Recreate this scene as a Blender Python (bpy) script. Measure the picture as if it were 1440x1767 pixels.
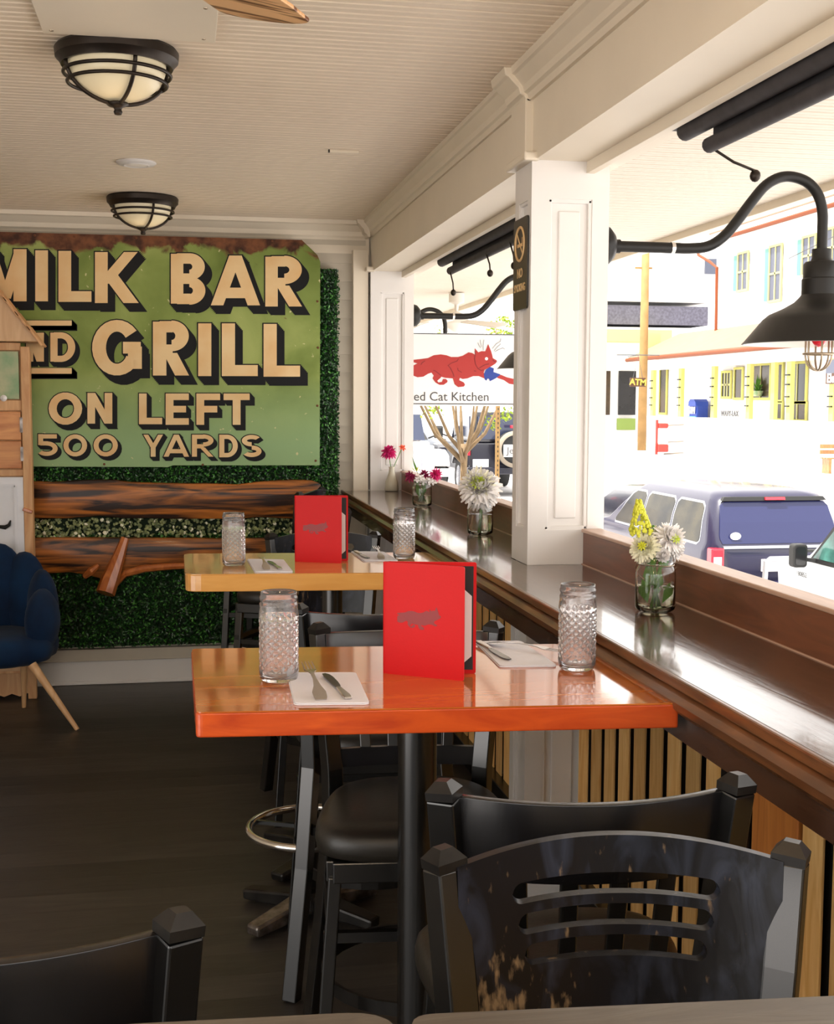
import bpy, math, random
import numpy as np
from mathutils import Vector, Matrix
pi=math.pi; sin=math.sin; cos=math.cos
S=bpy.context.scene
for o in list(bpy.data.objects): bpy.data.objects.remove(o)
random.seed(7); rng=np.random.default_rng(7)
COL=S.collection
# ---------------------------------------------------------------- camera
F_PX=2150.0; CH=1.60
R=(Matrix.Rotation(-math.radians(10.64),4,'Z')@Matrix.Rotation(pi/2-math.radians(5.05),4,'X')@Matrix.Rotation(math.radians(0.25),4,'Z'))
cd=bpy.data.cameras.new('camera'); cam=bpy.data.objects.new('camera',cd); COL.objects.link(cam)
cam.matrix_world=Matrix.Translation((0,0,CH))@R
cd.sensor_fit='HORIZONTAL'; cd.sensor_width=36; cd.lens=F_PX/1440*36; cd.clip_start=.02; cd.clip_end=500
S.camera=cam
# ---------------------------------------------------------------- sky, sun, exposure
W=bpy.data.worlds.new('sky'); S.world=W; W.use_nodes=True
bg=W.node_tree.nodes['Background']; bg.inputs[0].default_value=(1.0,.97,.93,1); bg.inputs[1].default_value=2.0
sd=bpy.data.lights.new('sun','SUN'); sd.energy=5.5; sd.angle=math.radians(.6); sd.color=(1,.95,.88)
so=bpy.data.objects.new('sun',sd); COL.objects.link(so)
so.rotation_euler=Vector((-.34,-.10,.93)).to_track_quat('Z','Y').to_euler()
S.view_settings.view_transform='Standard'; S.view_settings.look='None'; S.view_settings.gamma=1; S.view_settings.use_curve_mapping=False
S.view_settings.exposure=0.72
# ---------------------------------------------------------------- calibration helper: pixel -> point on a world plane
def pl(x,y,ax,v):
    d=R.to_3x3()@Vector(((x-720)/F_PX,-(y-883.5)/F_PX,-1)); c=Vector((0,0,CH)); t=(v-c[ax])/d[ax]; return c+t*d
# ---------------------------------------------------------------- materials
MATS={}
def mat(name,col,rough=.5,metal=0,var=0,vscale=8,bump=0,bscale=40,spec=None,emit=None,estr=0,coat=0,stretch=(1,1,1),col2=None,trans=0,alpha=None,ior=None,sheen=0,lo=.35,hi=.65):
    if name in MATS: return MATS[name]
    m=bpy.data.materials.new(name); m.use_nodes=True; n=m.node_tree; b=n.nodes['Principled BSDF']; L=n.links.new
    b.inputs['Base Color'].default_value=(*col,1); b.inputs['Roughness'].default_value=rough; b.inputs['Metallic'].default_value=metal
    if spec is not None: b.inputs['Specular IOR Level'].default_value=spec
    if emit: b.inputs['Emission Color'].default_value=(*emit,1); b.inputs['Emission Strength'].default_value=estr
    if coat: b.inputs['Coat Weight'].default_value=coat; b.inputs['Coat Roughness'].default_value=.08
    if trans: b.inputs['Transmission Weight'].default_value=trans
    if ior: b.inputs['IOR'].default_value=ior
    if sheen: b.inputs['Sheen Weight'].default_value=sheen
    if var or col2 or bump:
        tc=n.nodes.new('ShaderNodeTexCoord'); mp=n.nodes.new('ShaderNodeMapping'); L(tc.outputs['Object'],mp.inputs[0]); mp.inputs['Scale'].default_value=stretch
    if var or col2:
        nz=n.nodes.new('ShaderNodeTexNoise'); nz.inputs['Scale'].default_value=vscale; nz.inputs['Detail'].default_value=6; L(mp.outputs[0],nz.inputs['Vector'])
        cr=n.nodes.new('ShaderNodeValToRGB'); c2=col2 or tuple(c*(1-var) for c in col)
        cr.color_ramp.elements[0].position=lo; cr.color_ramp.elements[0].color=(*c2,1); cr.color_ramp.elements[1].position=hi; cr.color_ramp.elements[1].color=(*col,1)
        L(nz.outputs['Fac'],cr.inputs[0]); L(cr.outputs[0],b.inputs['Base Color'])
    if bump:
        n2=n.nodes.new('ShaderNodeTexNoise'); n2.inputs['Scale'].default_value=bscale; n2.inputs['Detail'].default_value=4; L(mp.outputs[0],n2.inputs['Vector'])
        bp=n.nodes.new('ShaderNodeBump'); bp.inputs['Strength'].default_value=bump; bp.inputs['Distance'].default_value=.005; L(n2.outputs['Fac'],bp.inputs['Height']); L(bp.outputs[0],b.inputs['Normal'])
    MATS[name]=m; return m
def wood(name,c1,c2,stretch=(1,12,12),scale=3,rough=.4,coat=0,dist=1.5,lo=.3,hi=.7,bump=.15,rand=0,spec=None):
    if name in MATS: return MATS[name]
    m=bpy.data.materials.new(name); m.use_nodes=True; n=m.node_tree; b=n.nodes['Principled BSDF']; L=n.links.new
    tc=n.nodes.new('ShaderNodeTexCoord'); mp=n.nodes.new('ShaderNodeMapping'); L(tc.outputs['Object'],mp.inputs[0]); mp.inputs['Scale'].default_value=stretch
    oi=n.nodes.new('ShaderNodeObjectInfo'); ad=n.nodes.new('ShaderNodeVectorMath'); ad.operation='ADD'
    ml=n.nodes.new('ShaderNodeMath'); ml.operation='MULTIPLY'; ml.inputs[1].default_value=37; L(oi.outputs['Random'],ml.inputs[0])
    L(mp.outputs[0],ad.inputs[0]); L(ml.outputs[0],ad.inputs[1])
    nz=n.nodes.new('ShaderNodeTexNoise'); nz.inputs['Scale'].default_value=scale; nz.inputs['Detail'].default_value=8; nz.inputs['Distortion'].default_value=dist; L(ad.outputs[0],nz.inputs['Vector'])
    cr=n.nodes.new('ShaderNodeValToRGB'); e=cr.color_ramp.elements; e[0].position=lo; e[0].color=(*c2,1); e[1].position=hi; e[1].color=(*c1,1)
    L(nz.outputs['Fac'],cr.inputs[0]); out=cr.outputs[0]
    if rand:
        hs=n.nodes.new('ShaderNodeHueSaturation'); mr=n.nodes.new('ShaderNodeMapRange'); mr.inputs['To Min'].default_value=1-rand; mr.inputs['To Max'].default_value=1+rand
        L(oi.outputs['Random'],mr.inputs['Value']); L(mr.outputs[0],hs.inputs['Value']); L(out,hs.inputs['Color']); out=hs.outputs[0]
    L(out,b.inputs['Base Color']); b.inputs['Roughness'].default_value=rough
    if spec is not None: b.inputs['Specular IOR Level'].default_value=spec
    if coat: b.inputs['Coat Weight'].default_value=coat; b.inputs['Coat Roughness'].default_value=.06
    if bump:
        bp=n.nodes.new('ShaderNodeBump'); bp.inputs['Strength'].default_value=bump; bp.inputs['Distance'].default_value=.003; L(nz.outputs['Fac'],bp.inputs['Height']); L(bp.outputs[0],b.inputs['Normal'])
    MATS[name]=m; return m
M=lambda k: MATS[k]
mat('cream_paint',(.80,.71,.57),.45,var=.05,vscale=3)
mat('ceiling_paint',(.80,.68,.53),.5,var=.06,vscale=2)
mat('outer_ceiling_paint',(.74,.66,.55),.5,var=.05,vscale=2)
mat('white_paint',(.78,.75,.72),.4,var=.04,vscale=4)
mat('siding_paint',(.58,.52,.42),.6,var=.08,vscale=5)
wood('floor_paint',(.052,.046,.041),(.030,.027,.025),(1.2,6,6),2.5,.40,bump=.25,rand=.25)
wood('table_wood',(.66,.19,.03),(.46,.11,.018),(1.2,9,9),2.2,.10,coat=.7,dist=.8,bump=.05)
wood('table_wood_pale',(.80,.42,.12),(.66,.30,.07),(1.2,9,9),2.2,.14,coat=.6,dist=.6)
wood('table_edge',(.66,.10,.015),(.45,.05,.01),(1.2,9,9),3,.25,coat=.3)
wood('counter_wood',(.105,.048,.026),(.055,.026,.016),(9,1,9),3,.16,coat=.5,bump=.22)
wood('counter_edge',(.22,.085,.03),(.07,.03,.015),(9,1,9),3,.3,coat=.3,bump=.3)
wood('backboard_wood',(.22,.075,.035),(.13,.045,.022),(9,1,9),3,.35,coat=.2)
wood('ledge_wood',(.62,.42,.32),(.45,.28,.2),(9,1,9),3,.35)
wood('slat_wood',(.92,.60,.25),(.74,.40,.12),(14,14,1.2),3,.7,bump=.3,rand=.2,spec=.15)
wood('wide_board_wood',(.70,.27,.06),(.48,.15,.03),(9,9,1),3,.45,bump=.3)
wood('black_paint_wood',(.007,.007,.009),(.004,.004,.005),(9,9,2),3,.26,bump=.12,spec=.7)
wood('dark_table_wood',(.105,.090,.072),(.05,.043,.036),(1.5,9,9),3,.28,coat=.3,bump=.3)
wood('burnt_slab',(.50,.16,.025),(.022,.008,.004),(.7,3,9),2.4,.38,coat=.10,dist=1.3,lo=.40,hi=.66,spec=.3)
wood('stub_wood',(.62,.20,.05),(.36,.09,.02),(6,6,2),3,.3,coat=.4)
wood('pine',(.72,.42,.20),(.55,.26,.10),(6,6,1),3,.5,rand=.12)
wood('pine_orange',(.74,.34,.12),(.50,.17,.05),(1,6,6),3,.45,rand=.12)
wood('leg_wood',(.72,.46,.24),(.6,.34,.16),(6,6,1),3,.4)
wood('zebra_wood',(.80,.46,.22),(.16,.055,.02),(1.2,9,5),2.6,.35,dist=1.2,lo=.37,hi=.45)
mat('black_vinyl',(.018,.016,.013),.38,bump=.08,bscale=120)
mat('black_metal',(.006,.006,.006),.24,var=.3,vscale=9,spec=1.0)
mat('worn_metal',(.03,.028,.026),.34,metal=.5,col2=(.012,.011,.011),vscale=14)
mat('chrome',(.82,.80,.78),.12,metal=1)
mat('bronze',(.035,.026,.02),.4,metal=.7,var=.3,vscale=12)
mat('aged_metal',(.30,.27,.25),.35,metal=.8,col2=(.09,.07,.06),vscale=25)
mat('glass',(1,1,1),.02,trans=1,ior=1.45)
mat('pressed_glass',(.98,.98,1),.03,trans=.94,ior=1.45)
mat('water',(.93,.95,.80),.0,trans=1,ior=1.33)
mat('lamp_glass',(.72,.64,.44),.35,emit=(1,.80,.50),estr=.08)
mat('red_cover',(.60,.010,.012),.42,spec=.18,bump=.05,bscale=200)
mat('dark_red_print',(.26,.008,.009),.4)
mat('paper',(.82,.80,.80),.7)
mat('napkin',(.80,.80,.86),.85,bump=.1,bscale=80)
mat('steel',(.60,.57,.55),.2,metal=1)
mat('dark_steel',(.10,.095,.09),.2,metal=1)
mat('black',(.006,.006,.006),.5)
mat('plaque_black',(.02,.018,.014),.35)
mat('sign_cream',(.80,.58,.30),.55,col2=(.74,.46,.20),vscale=5)
mat('sign_black',(.008,.008,.009),.6,spec=.2)
mat('velvet_blue',(.004,.028,.085),.8,sheen=.06,col2=(.002,.012,.040),vscale=5,spec=.2)
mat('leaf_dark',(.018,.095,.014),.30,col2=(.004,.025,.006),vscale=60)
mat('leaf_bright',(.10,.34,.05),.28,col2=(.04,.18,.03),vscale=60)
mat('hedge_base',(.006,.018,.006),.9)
mat('leaf_sign',(.10,.26,.03),.5)
mat('moss_mix',(.36,.40,.16),.5,col2=(.05,.08,.03),vscale=30)
mat('petal_white',(.88,.86,.66),.6)
mat('petal_snow',(.90,.87,.85),.6)
mat('petal_lime',(.62,.74,.10),.6)
mat('petal_magenta',(.62,.015,.16),.55)
mat('petal_wine',(.28,.01,.07),.55)
mat('petal_orange',(.85,.13,.05),.55)
mat('stem_green',(.10,.26,.04),.5)
mat('goldenrod',(.70,.72,.06),.6)
mat('ceramic',(.62,.58,.46),.25)
mat('shade_fabric',(.05,.046,.05),.7,var=.3,vscale=20)
mat('green_door',(.22,.38,.20),.55,col2=(.50,.50,.30),vscale=9)
mat('white_door',(.80,.80,.84),.5,var=.05)
mat('iron',(.012,.011,.010),.45,metal=.4)
mat('asphalt',(.62,.60,.60),.9,var=.1,vscale=.6)
mat('facade_white',(.86,.84,.82),.8,var=.03,vscale=.5)
mat('facade_cream',(.5,.48,.22),.8,var=.03,vscale=.5)
mat('yellow_trim',(.58,.56,.17),.7,spec=.2)
mat('copper_gutter',(.22,.055,.018),.5,spec=.2)
mat('copper_roof',(.28,.17,.11),.7,var=.1,vscale=2)
mat('shingle_grey',(.13,.125,.17),.8,var=.35,vscale=8)
mat('shutter_teal',(.12,.30,.26),.6)
mat('window_dark',(.02,.02,.022),.08,var=.4,vscale=.7)
mat('window_brown',(.07,.042,.018),.25,col2=(.015,.012,.010),vscale=.9)
mat('window_sky',(.10,.11,.15),.3,spec=.2)
mat('van_paint',(.012,.010,.040),.25,coat=.4)
mat('van_glass',(.022,.026,.085),.12,spec=.4)
mat('side_glass',(.05,.042,.022),.15,col2=(.006,.006,.006),vscale=2.5,spec=.25)
mat('truck_white',(.80,.83,.84),.25,coat=.5)
mat('truck_glass',(.07,.20,.17),.1,col2=(.012,.02,.02),vscale=3)
mat('jeep_white',(.84,.80,.78),.3,coat=.4)
mat('jeep_dark',(.014,.014,.024),.25,coat=.5)
mat('jeep_window',(.035,.045,.085),.1)
mat('car_grey',(.10,.11,.13),.3,coat=.4)
mat('rubber',(.02,.02,.02),.7)
mat('tail_red',(.70,.01,.03),.2,coat=.5)
mat('trim_silver',(.45,.46,.50),.25,metal=.8)
mat('tan_cover',(.25,.21,.16),.7)
mat('bark',(.25,.17,.09),.8,var=.3,vscale=8,bump=.3)
mat('pole_wood',(.34,.20,.07),.8,var=.25,vscale=2)
mat('leaf_lime',(.26,.36,.02),.6)
mat('blue_paint',(.01,.04,.26),.5)
mat('sky_blue_paint',(.05,.35,.80),.5)
mat('cat_red',(.42,.025,.02),.55)
mat('cat_line',(.22,.008,.01),.55)
mat('fish_blue',(.012,.045,.30),.5)
mat('sign_white',(.86,.85,.86),.6)
mat('thin_grey',(.07,.07,.075),.6)
mat('brown_sign',(.07,.025,.008),.5)
mat('yellow_letters',(.45,.32,.05),.5)
mat('lime_panel',(.20,.28,.06),.7)
mat('red_paint',(.62,.03,.02),.5)
mat('wire_metal',(.35,.28,.2),.3,metal=1)
mat('rust',(.14,.045,.015),.8)
mat('lamp_inside',(.78,.74,.68),.35)
# worn green enamel of the painted sign: colour patches, rust at edges (its own dirt)
def sign_green():
    m=bpy.data.materials.new('sign_green'); m.use_nodes=True; n=m.node_tree; b=n.nodes['Principled BSDF']; L=n.links.new
    tc=n.nodes.new('ShaderNodeTexCoord')
    def noise(s,d=8,dist=0):
        z=n.nodes.new('ShaderNodeTexNoise'); z.inputs['Scale'].default_value=s; z.inputs['Detail'].default_value=d; z.inputs['Distortion'].default_value=dist; L(tc.outputs['Object'],z.inputs['Vector']); return z.outputs['Fac']
    def ramp(f,stops):
        c=n.nodes.new('ShaderNodeValToRGB'); e=c.color_ramp.elements
        while len(e)<len(stops): e.new(.5)
        for q,(p,cc) in zip(e,stops): q.position=p; q.color=(*cc,1)
        L(f,c.inputs[0]); return c.outputs[0]
    def mix(f,a,c):
        x=n.nodes.new('ShaderNodeMix'); x.data_type='RGBA'; L(f,x.inputs[0])
        for i,v in ((6,a),(7,c)):
            if isinstance(v,tuple): x.inputs[i].default_value=(*v,1)
            else: L(v,x.inputs[i])
        return x.outputs[2]
    base=ramp(noise(2.2,6,.4),[(.3,(.12,.17,.03)),(.5,(.22,.29,.07)),(.7,(.36,.42,.13))])
    spx=n.nodes.new('ShaderNodeSeparateXYZ'); L(tc.outputs['Object'],spx.inputs[0])
    mr=n.nodes.new('ShaderNodeMapRange'); mr.inputs[1].default_value=-.45; mr.inputs[2].default_value=-.05; mr.inputs[3].default_value=1; mr.inputs[4].default_value=0; L(spx.outputs['Z'],mr.inputs[0])
    base=mix(mr.outputs[0],base,(.28,.42,.20))
    sc=ramp(noise(26,3,.2),[(.70,(0,0,0)),(.74,(1,1,1))]); base=mix(sc,base,(.62,.58,.30))
    # rust: top band and freckles
    mt=n.nodes.new('ShaderNodeMapRange'); mt.inputs[1].default_value=.50; mt.inputs[2].default_value=.68; L(spx.outputs['Z'],mt.inputs[0])
    ml=n.nodes.new('ShaderNodeMath'); ml.operation='MULTIPLY_ADD'; L(mt.outputs[0],ml.inputs[0]); ml.inputs[1].default_value=.64; L(noise(7,8,.5),ml.inputs[2])
    rs=ramp(ml.outputs[0],[(.86,(0,0,0)),(.95,(1,1,1))]); rc=ramp(noise(18),[(.35,(.05,.018,.01)),(.65,(.20,.075,.03))]); base=mix(rs,base,rc)
    fr=ramp(noise(12,6,1),[(.72,(0,0,0)),(.78,(1,1,1))]); base=mix(fr,base,(.16,.08,.03))
    L(base,b.inputs['Base Color']); b.inputs['Roughness'].default_value=.5; b.inputs['Specular IOR Level'].default_value=.2
    MATS['sign_green']=m
sign_green()
# faint wear for the slot-back stool panel
def worn_black():
    m=wood('worn_black',(.030,.038,.062),(.004,.004,.006),(5,5,2),3.5,.28,coat=0,bump=.25,lo=.48,hi=.80,spec=.28)
    n=m.node_tree; L=n.links.new; b=n.nodes['Principled BSDF']
    old=b.inputs['Base Color'].links[0].from_socket
    tc=n.nodes.new('ShaderNodeTexCoord'); sp=n.nodes.new('ShaderNodeSeparateXYZ'); L(tc.outputs['Object'],sp.inputs[0])
    mx=n.nodes.new('ShaderNodeMapRange'); mx.inputs[1].default_value=.02; mx.inputs[2].default_value=.19; L(sp.outputs['X'],mx.inputs[0])   # wear on the side that rubs
    mz=n.nodes.new('ShaderNodeMapRange'); mz.inputs[1].default_value=.97; mz.inputs[2].default_value=.86; L(sp.outputs['Z'],mz.inputs[0])
    mm=n.nodes.new('ShaderNodeMath'); mm.operation='MULTIPLY'; L(mx.outputs[0],mm.inputs[0]); L(mz.outputs[0],mm.inputs[1])
    mp=n.nodes.new('ShaderNodeMapping'); mp.inputs['Scale'].default_value=(1,1,.35); L(tc.outputs['Object'],mp.inputs[0])
    nz=n.nodes.new('ShaderNodeTexNoise'); nz.inputs['Scale'].default_value=85; nz.inputs['Detail'].default_value=7; L(mp.outputs[0],nz.inputs['Vector'])
    ad=n.nodes.new('ShaderNodeMath'); ad.operation='MULTIPLY_ADD'; L(mm.outputs[0],ad.inputs[0]); ad.inputs[1].default_value=.36; L(nz.outputs['Fac'],ad.inputs[2])
    cr=n.nodes.new('ShaderNodeValToRGB'); cr.color_ramp.elements[0].position=.66; cr.color_ramp.elements[1].position=.80; L(ad.outputs[0],cr.inputs[0])
    x=n.nodes.new('ShaderNodeMix'); x.data_type='RGBA'; L(cr.outputs[0],x.inputs[0]); L(old,x.inputs[6]); x.inputs[7].default_value=(.20,.135,.075,1); L(x.outputs[2],b.inputs['Base Color'])
worn_black()
# ---------------------------------------------------------------- mesh builder
class MB:
    def __init__(s): s.v=[]; s.f=[]
    def add(s,vs,fs):
        o=len(s.v); s.v+= [tuple(v) for v in vs]; s.f+=[tuple(i+o for i in f) for f in fs]; return s
    def box(s,c,d,rz=0,rot=None):
        x,y,z=[q/2 for q in d]; vs=[(sx*x,sy*y,sz*z) for sx in(-1,1) for sy in(-1,1) for sz in(-1,1)]
        m=rot if rot is not None else Matrix.Rotation(rz,3,'Z')
        vs=[m@Vector(v)+Vector(c) for v in vs]
        return s.add(vs,[(0,1,3,2),(4,6,7,5),(0,4,5,1),(2,3,7,6),(0,2,6,4),(1,5,7,3)])
    def mm(s,a,b): return s.box([(a[i]+b[i])/2 for i in range(3)],[abs(b[i]-a[i]) for i in range(3)])
    def bar(s,a,b,w,h,up=(0,0,1),w2=None,h2=None):
        a=Vector(a); b=Vector(b); d=(b-a).normalized(); u=Vector(up)
        x=d.cross(u)
        if x.length<1e-4: x=d.cross(Vector((1,0,0)))
        x.normalize(); y=x.cross(d); w2=w2 or w; h2=h2 or h
        vs=[a+x*sx*w/2+y*sy*h/2 for sx,sy in((-1,-1),(1,-1),(1,1),(-1,1))]+[b+x*sx*w2/2+y*sy*h2/2 for sx,sy in((-1,-1),(1,-1),(1,1),(-1,1))]
        return s.add(vs,[(3,2,1,0),(4,5,6,7),(0,1,5,4),(1,2,6,5),(2,3,7,6),(3,0,4,7)])
    def tube(s,pts,r,n=12,closed=False,caps=True):
        P=[Vector(p) for p in pts]; k=len(P); rr=r if hasattr(r,'__len__') else [r]*k; rings=[]; ref=None
        for i,p in enumerate(P):
            if closed: d=(P[(i+1)%k]-P[i-1])
            else: d=P[min(i+1,k-1)]-P[max(i-1,0)]
            d.normalize()
            if ref is None: ref=d.orthogonal().normalized()
            ref=(ref-d*ref.dot(d)); ref=ref.normalized() if ref.length>1e-6 else d.orthogonal().normalized()
            q=d.cross(ref)
            rings.append([p+(ref*cos(2*pi*j/n)+q*sin(2*pi*j/n))*rr[i] for j in range(n)])
        vs=[v for g in rings for v in g]; fs=[]
        for i in range(k if closed else k-1):
            a=i*n; b=((i+1)%k)*n
            for j in range(n): j2=(j+1)%n; fs.append((a+j,a+j2,b+j2,b+j))
        if caps and not closed: fs.append(tuple(range(n-1,-1,-1))); fs.append(tuple((k-1)*n+j for j in range(n)))
        return s.add(vs,fs)
    def strip(s,pts,w,h,up=(0,0,1),closed=False):   # rectangular-section sweep
        P=[Vector(p) for p in pts]; k=len(P); vs=[]
        for i,p in enumerate(P):
            d=(P[(i+1)%k]-P[i-1]) if closed else P[min(i+1,k-1)]-P[max(i-1,0)]
            d.normalize(); x=d.cross(Vector(up)).normalized(); y=x.cross(d)
            vs+=[p+x*sx*w/2+y*sy*h/2 for sx,sy in((-1,-1),(1,-1),(1,1),(-1,1))]
        fs=[]
        for i in range(k if closed else k-1):
            a=i*4; b=((i+1)%k)*4
            for j in range(4): j2=(j+1)%4; fs.append((a+j,a+j2,b+j2,b+j))
        if not closed: fs+= [(3,2,1,0),tuple((k-1)*4+j for j in range(4))]
        return s.add(vs,fs)
    def lathe(s,prof,n=24,c=(0,0,0),rot=None):
        vs=[];fs=[];k=len(prof); m=rot if rot is not None else Matrix.Identity(3); c=Vector(c)
        for r,z in prof:
            for j in range(n): a=2*pi*j/n; vs.append(m@Vector((max(r,1e-5)*cos(a),max(r,1e-5)*sin(a),z))+c)
        for i in range(k-1):
            for j in range(n): j2=(j+1)%n; fs.append((i*n+j,i*n+j2,(i+1)*n+j2,(i+1)*n+j))
        return s.add(vs,fs)
    def prism(s,poly,h0,h1,fn):     # fn(u,v,h)->xyz
        n=len(poly); vs=[fn(u,v,h0) for u,v in poly]+[fn(u,v,h1) for u,v in poly]
        return s.add(vs,[tuple(range(n-1,-1,-1)),tuple(range(n,2*n))]+[(i,(i+1)%n,(i+1)%n+n,i+n) for i in range(n)])
    def grid(s,nu,nv,fn,cu=False,cv=False):
        vs=[fn(i/(nu if cu else nu-1),j/(nv if cv else nv-1)) for i in range(nu) for j in range(nv)]; fs=[]
        for i in range(nu if cu else nu-1):
            for j in range(nv if cv else nv-1):
                a=i*nv+j; b=((i+1)%nu)*nv+j; c=((i+1)%nu)*nv+(j+1)%nv; d=i*nv+(j+1)%nv; fs.append((a,b,c,d))
        return s.add(vs,fs)
    def ell(s,c,r,nu=14,nv=9,rot=None):
        m=rot if rot is not None else Matrix.Identity(3); c=Vector(c)
        return s.grid(nu,nv,lambda u,v: m@Vector((r[0]*cos(2*pi*u)*sin(pi*v+1e-4),r[1]*sin(2*pi*u)*sin(pi*v+1e-4),-r[2]*cos(pi*v)))+c,cu=True)
    def mesh(s,name,material,smooth=False):
        me=bpy.data.meshes.new(name); me.from_pydata(s.v,[],s.f); me.update()
        import bmesh
        bm=bmesh.new(); bm.from_mesh(me); bmesh.ops.recalc_face_normals(bm,faces=bm.faces); bm.to_mesh(me); bm.free()
        if material: me.materials.append(MATS[material])
        if smooth: me.polygons.foreach_set('use_smooth',[True]*len(me.polygons))
        return me
    def mk(s,name,material,parent=None,smooth=False,bevel=0,loc=None,auto=False):
        return link(name,s.mesh(name,material,smooth or auto),parent,bevel,loc,auto)
def link(name,me,parent=None,bevel=0,loc=None,auto=False):
    o=bpy.data.objects.new(name,me); COL.objects.link(o)
    if parent: o.parent=parent
    if loc: o.location=loc
    if bevel: b=o.modifiers.new('bevel','BEVEL'); b.width=bevel; b.segments=2; b.limit_method='ANGLE'; b.angle_limit=math.radians(50)
    if auto:
        e=o.modifiers.new('edge','EDGE_SPLIT'); e.split_angle=math.radians(38)
    return o
def tag(o,label,cat,group=None,kind=None):
    if label: o['label']=label
    if cat: o['category']=cat
    if group: o['group']=group
    if kind: o['kind']=kind
    return o
def thing(name,label,cat,loc=(0,0,0),rz=0,group=None,kind=None):
    o=bpy.data.objects.new(name,None); COL.objects.link(o); o.location=loc; o.rotation_euler=(0,0,rz); o.empty_display_size=.1
    return tag(o,label,cat,group,kind)
def struct(o,label=None):
    o['kind']='structure'
    if label: o['label']=label
    return o
def copy_tree(o,parent=None):
    c=o.copy(); COL.objects.link(c); c.parent=parent
    for ch in list(o.children): copy_tree(ch,c)
    return c
def dup(o,label,loc,rz,group=None,scale=None):
    c=copy_tree(o); c.location=loc; c.rotation_euler=(0,0,rz); c['label']=label
    if group: c['group']=group
    if scale: c.scale=scale
    return c
def text(name,s,size,material,parent=None,M4=None,bold=0,ext=.0006,align='CENTER',sx=1):
    cu=bpy.data.curves.new('t','FONT'); cu.body=s; cu.size=size; cu.align_x=align; cu.align_y='CENTER'; cu.offset=bold; cu.extrude=ext; cu.resolution_u=3
    t=bpy.data.objects.new('t',cu); COL.objects.link(t); bpy.context.view_layer.update()
    me=bpy.data.meshes.new_from_object(t.evaluated_get(bpy.context.evaluated_depsgraph_get())); bpy.data.objects.remove(t)
    me.name=name; me.materials.clear(); me.materials.append(MATS[material])
    if sx!=1: me.transform(Matrix.Scale(sx,4,(1,0,0)))
    if M4: me.transform(M4)
    return link(name,me,parent)
def frame(o,xd,yd):    # matrix placing text at o with baseline xd and up yd
    x=Vector(xd).normalized(); y=Vector(yd).normalized(); z=x.cross(y)
    m=Matrix((x,y,z)).transposed().to_4x4(); m.translation=Vector(o); return m
def arc(cx,cy,rx,ry,a0,a1,n): return [(cx+rx*cos(math.radians(a0+(a1-a0)*i/n)),cy+ry*sin(math.radians(a0+(a1-a0)*i/n))) for i in range(n+1)]
def rrect(w,h,r,n=4,cx=0,cy=0):
    p=[]
    for sx,sy,a in((1,1,0),(-1,1,90),(-1,-1,180),(1,-1,270)): p+=arc(cx+sx*(w/2-r),cy+sy*(h/2-r),r,r,a,a+90,n)
    return p
XY=lambda u,v,h:(u,v,h); XZ=lambda u,v,h:(u,h,v); YZ=lambda u,v,h:(h,u,v)
# ================================================================ SETTING
YW=7.18; ZC=2.62
# floor
fl=struct(MB().mm((-3,-2.6,-.25),(1.42,YW+.1,-.022)).mk('floor','black'),'dark painted porch floor of narrow boards')
pk=MB().box((0,0,0),(4.4,.1348,.02)).mesh('plank','floor_paint')
for i in range(72): link('plank',pk,fl,.0,(-.79,-2.5+i*.1355,-.011))
# inner ceiling of beaded boards
ce=struct(MB().mm((-3,-2.6,ZC+.014),(1.36,YW+.1,ZC+.12)).mk('ceiling','cream_paint'),'cream beadboard porch ceiling')
def bead(x0,x1,w,mname,matn):
    p=[(-w/2,.012),(-w/2,.003),(-w/2+.003,0),(-.006,0),(-.004,.003),(-.002,.0),(.002,0),(.004,.003),(.006,0),(w/2-.003,0),(w/2,.003),(w/2,.012)]
    return MB().prism(p,x0,x1,lambda u,v,h:(h,u,v)).mesh(mname,matn)
PW=.0830
bd=bead(-3,1.05,PW-.009,'plank','ceiling_paint')
nce=int((YW+2.5)/PW)
for i in range(nce+1): link('plank',bd,ce,0,(0,YW-.04-i*PW,ZC))
# outer porch ceiling
co=struct(MB().mm((1.36,-2.6,ZC-.022),(2.91,20,ZC+.12)).mk('ceiling','cream_paint'),'pale beadboard ceiling of the outer walkway')
bd2=bead(1.30,2.91,PW-.012,'plank','outer_ceiling_paint')
for i in range(270): link('plank',bd2,co,0,(0,19.9-i*PW,ZC-.036))
struct(MB().mm((2.84,-2.6,ZC-.075),(2.91,20,ZC-.03)).mk('trim_3','cream_paint'),'edge board along the outer walkway ceiling')
# back wall with clapboards
wb=struct(MB().mm((-3,YW,-.2),(1.05,YW+.12,ZC+.05)).mk('wall_back','siding_paint'),'beige clapboard end wall behind the painted sign')
cl=MB().prism([(0,0),(-.018,0),(-.006,.112),(0,.112)],-2.9,1.04,lambda u,v,h:(h,u,v)).mesh('clapboard','siding_paint')
for i in range(24): link('clapboard',cl,wb,0,(0,YW,.12+i*.103))
struct(MB().mm((.962,YW-.06,1.06),(1.05,YW,2.46)).mk('trim_2','cream_paint',bevel=.003),'cream corner board beside the siding')
struct(MB().mm((-3,YW-.03,0),(1.0,YW-.001,.135)).mm((-3,YW-.035,.0),(1.0,YW-.001,.02)).mk('baseboard_back','white_paint',bevel=.004),'white baseboard along the end wall')
struct(MB().mm((-3,YW-.05,.137),(1.0,YW-.001,.205)).mk('trim_4','siding_paint',bevel=.003),'grey beige ledge above the white baseboard')
# left wall out of view, near end cut open to let daylight in
struct(MB().mm((-3.1,2.2,-.2),(-2.9,YW+.1,ZC+.1)).mm((-3.1,-2.6,2.3),(-2.9,2.2,ZC+.1)).mk('wall_left','cream_paint'))
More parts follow.
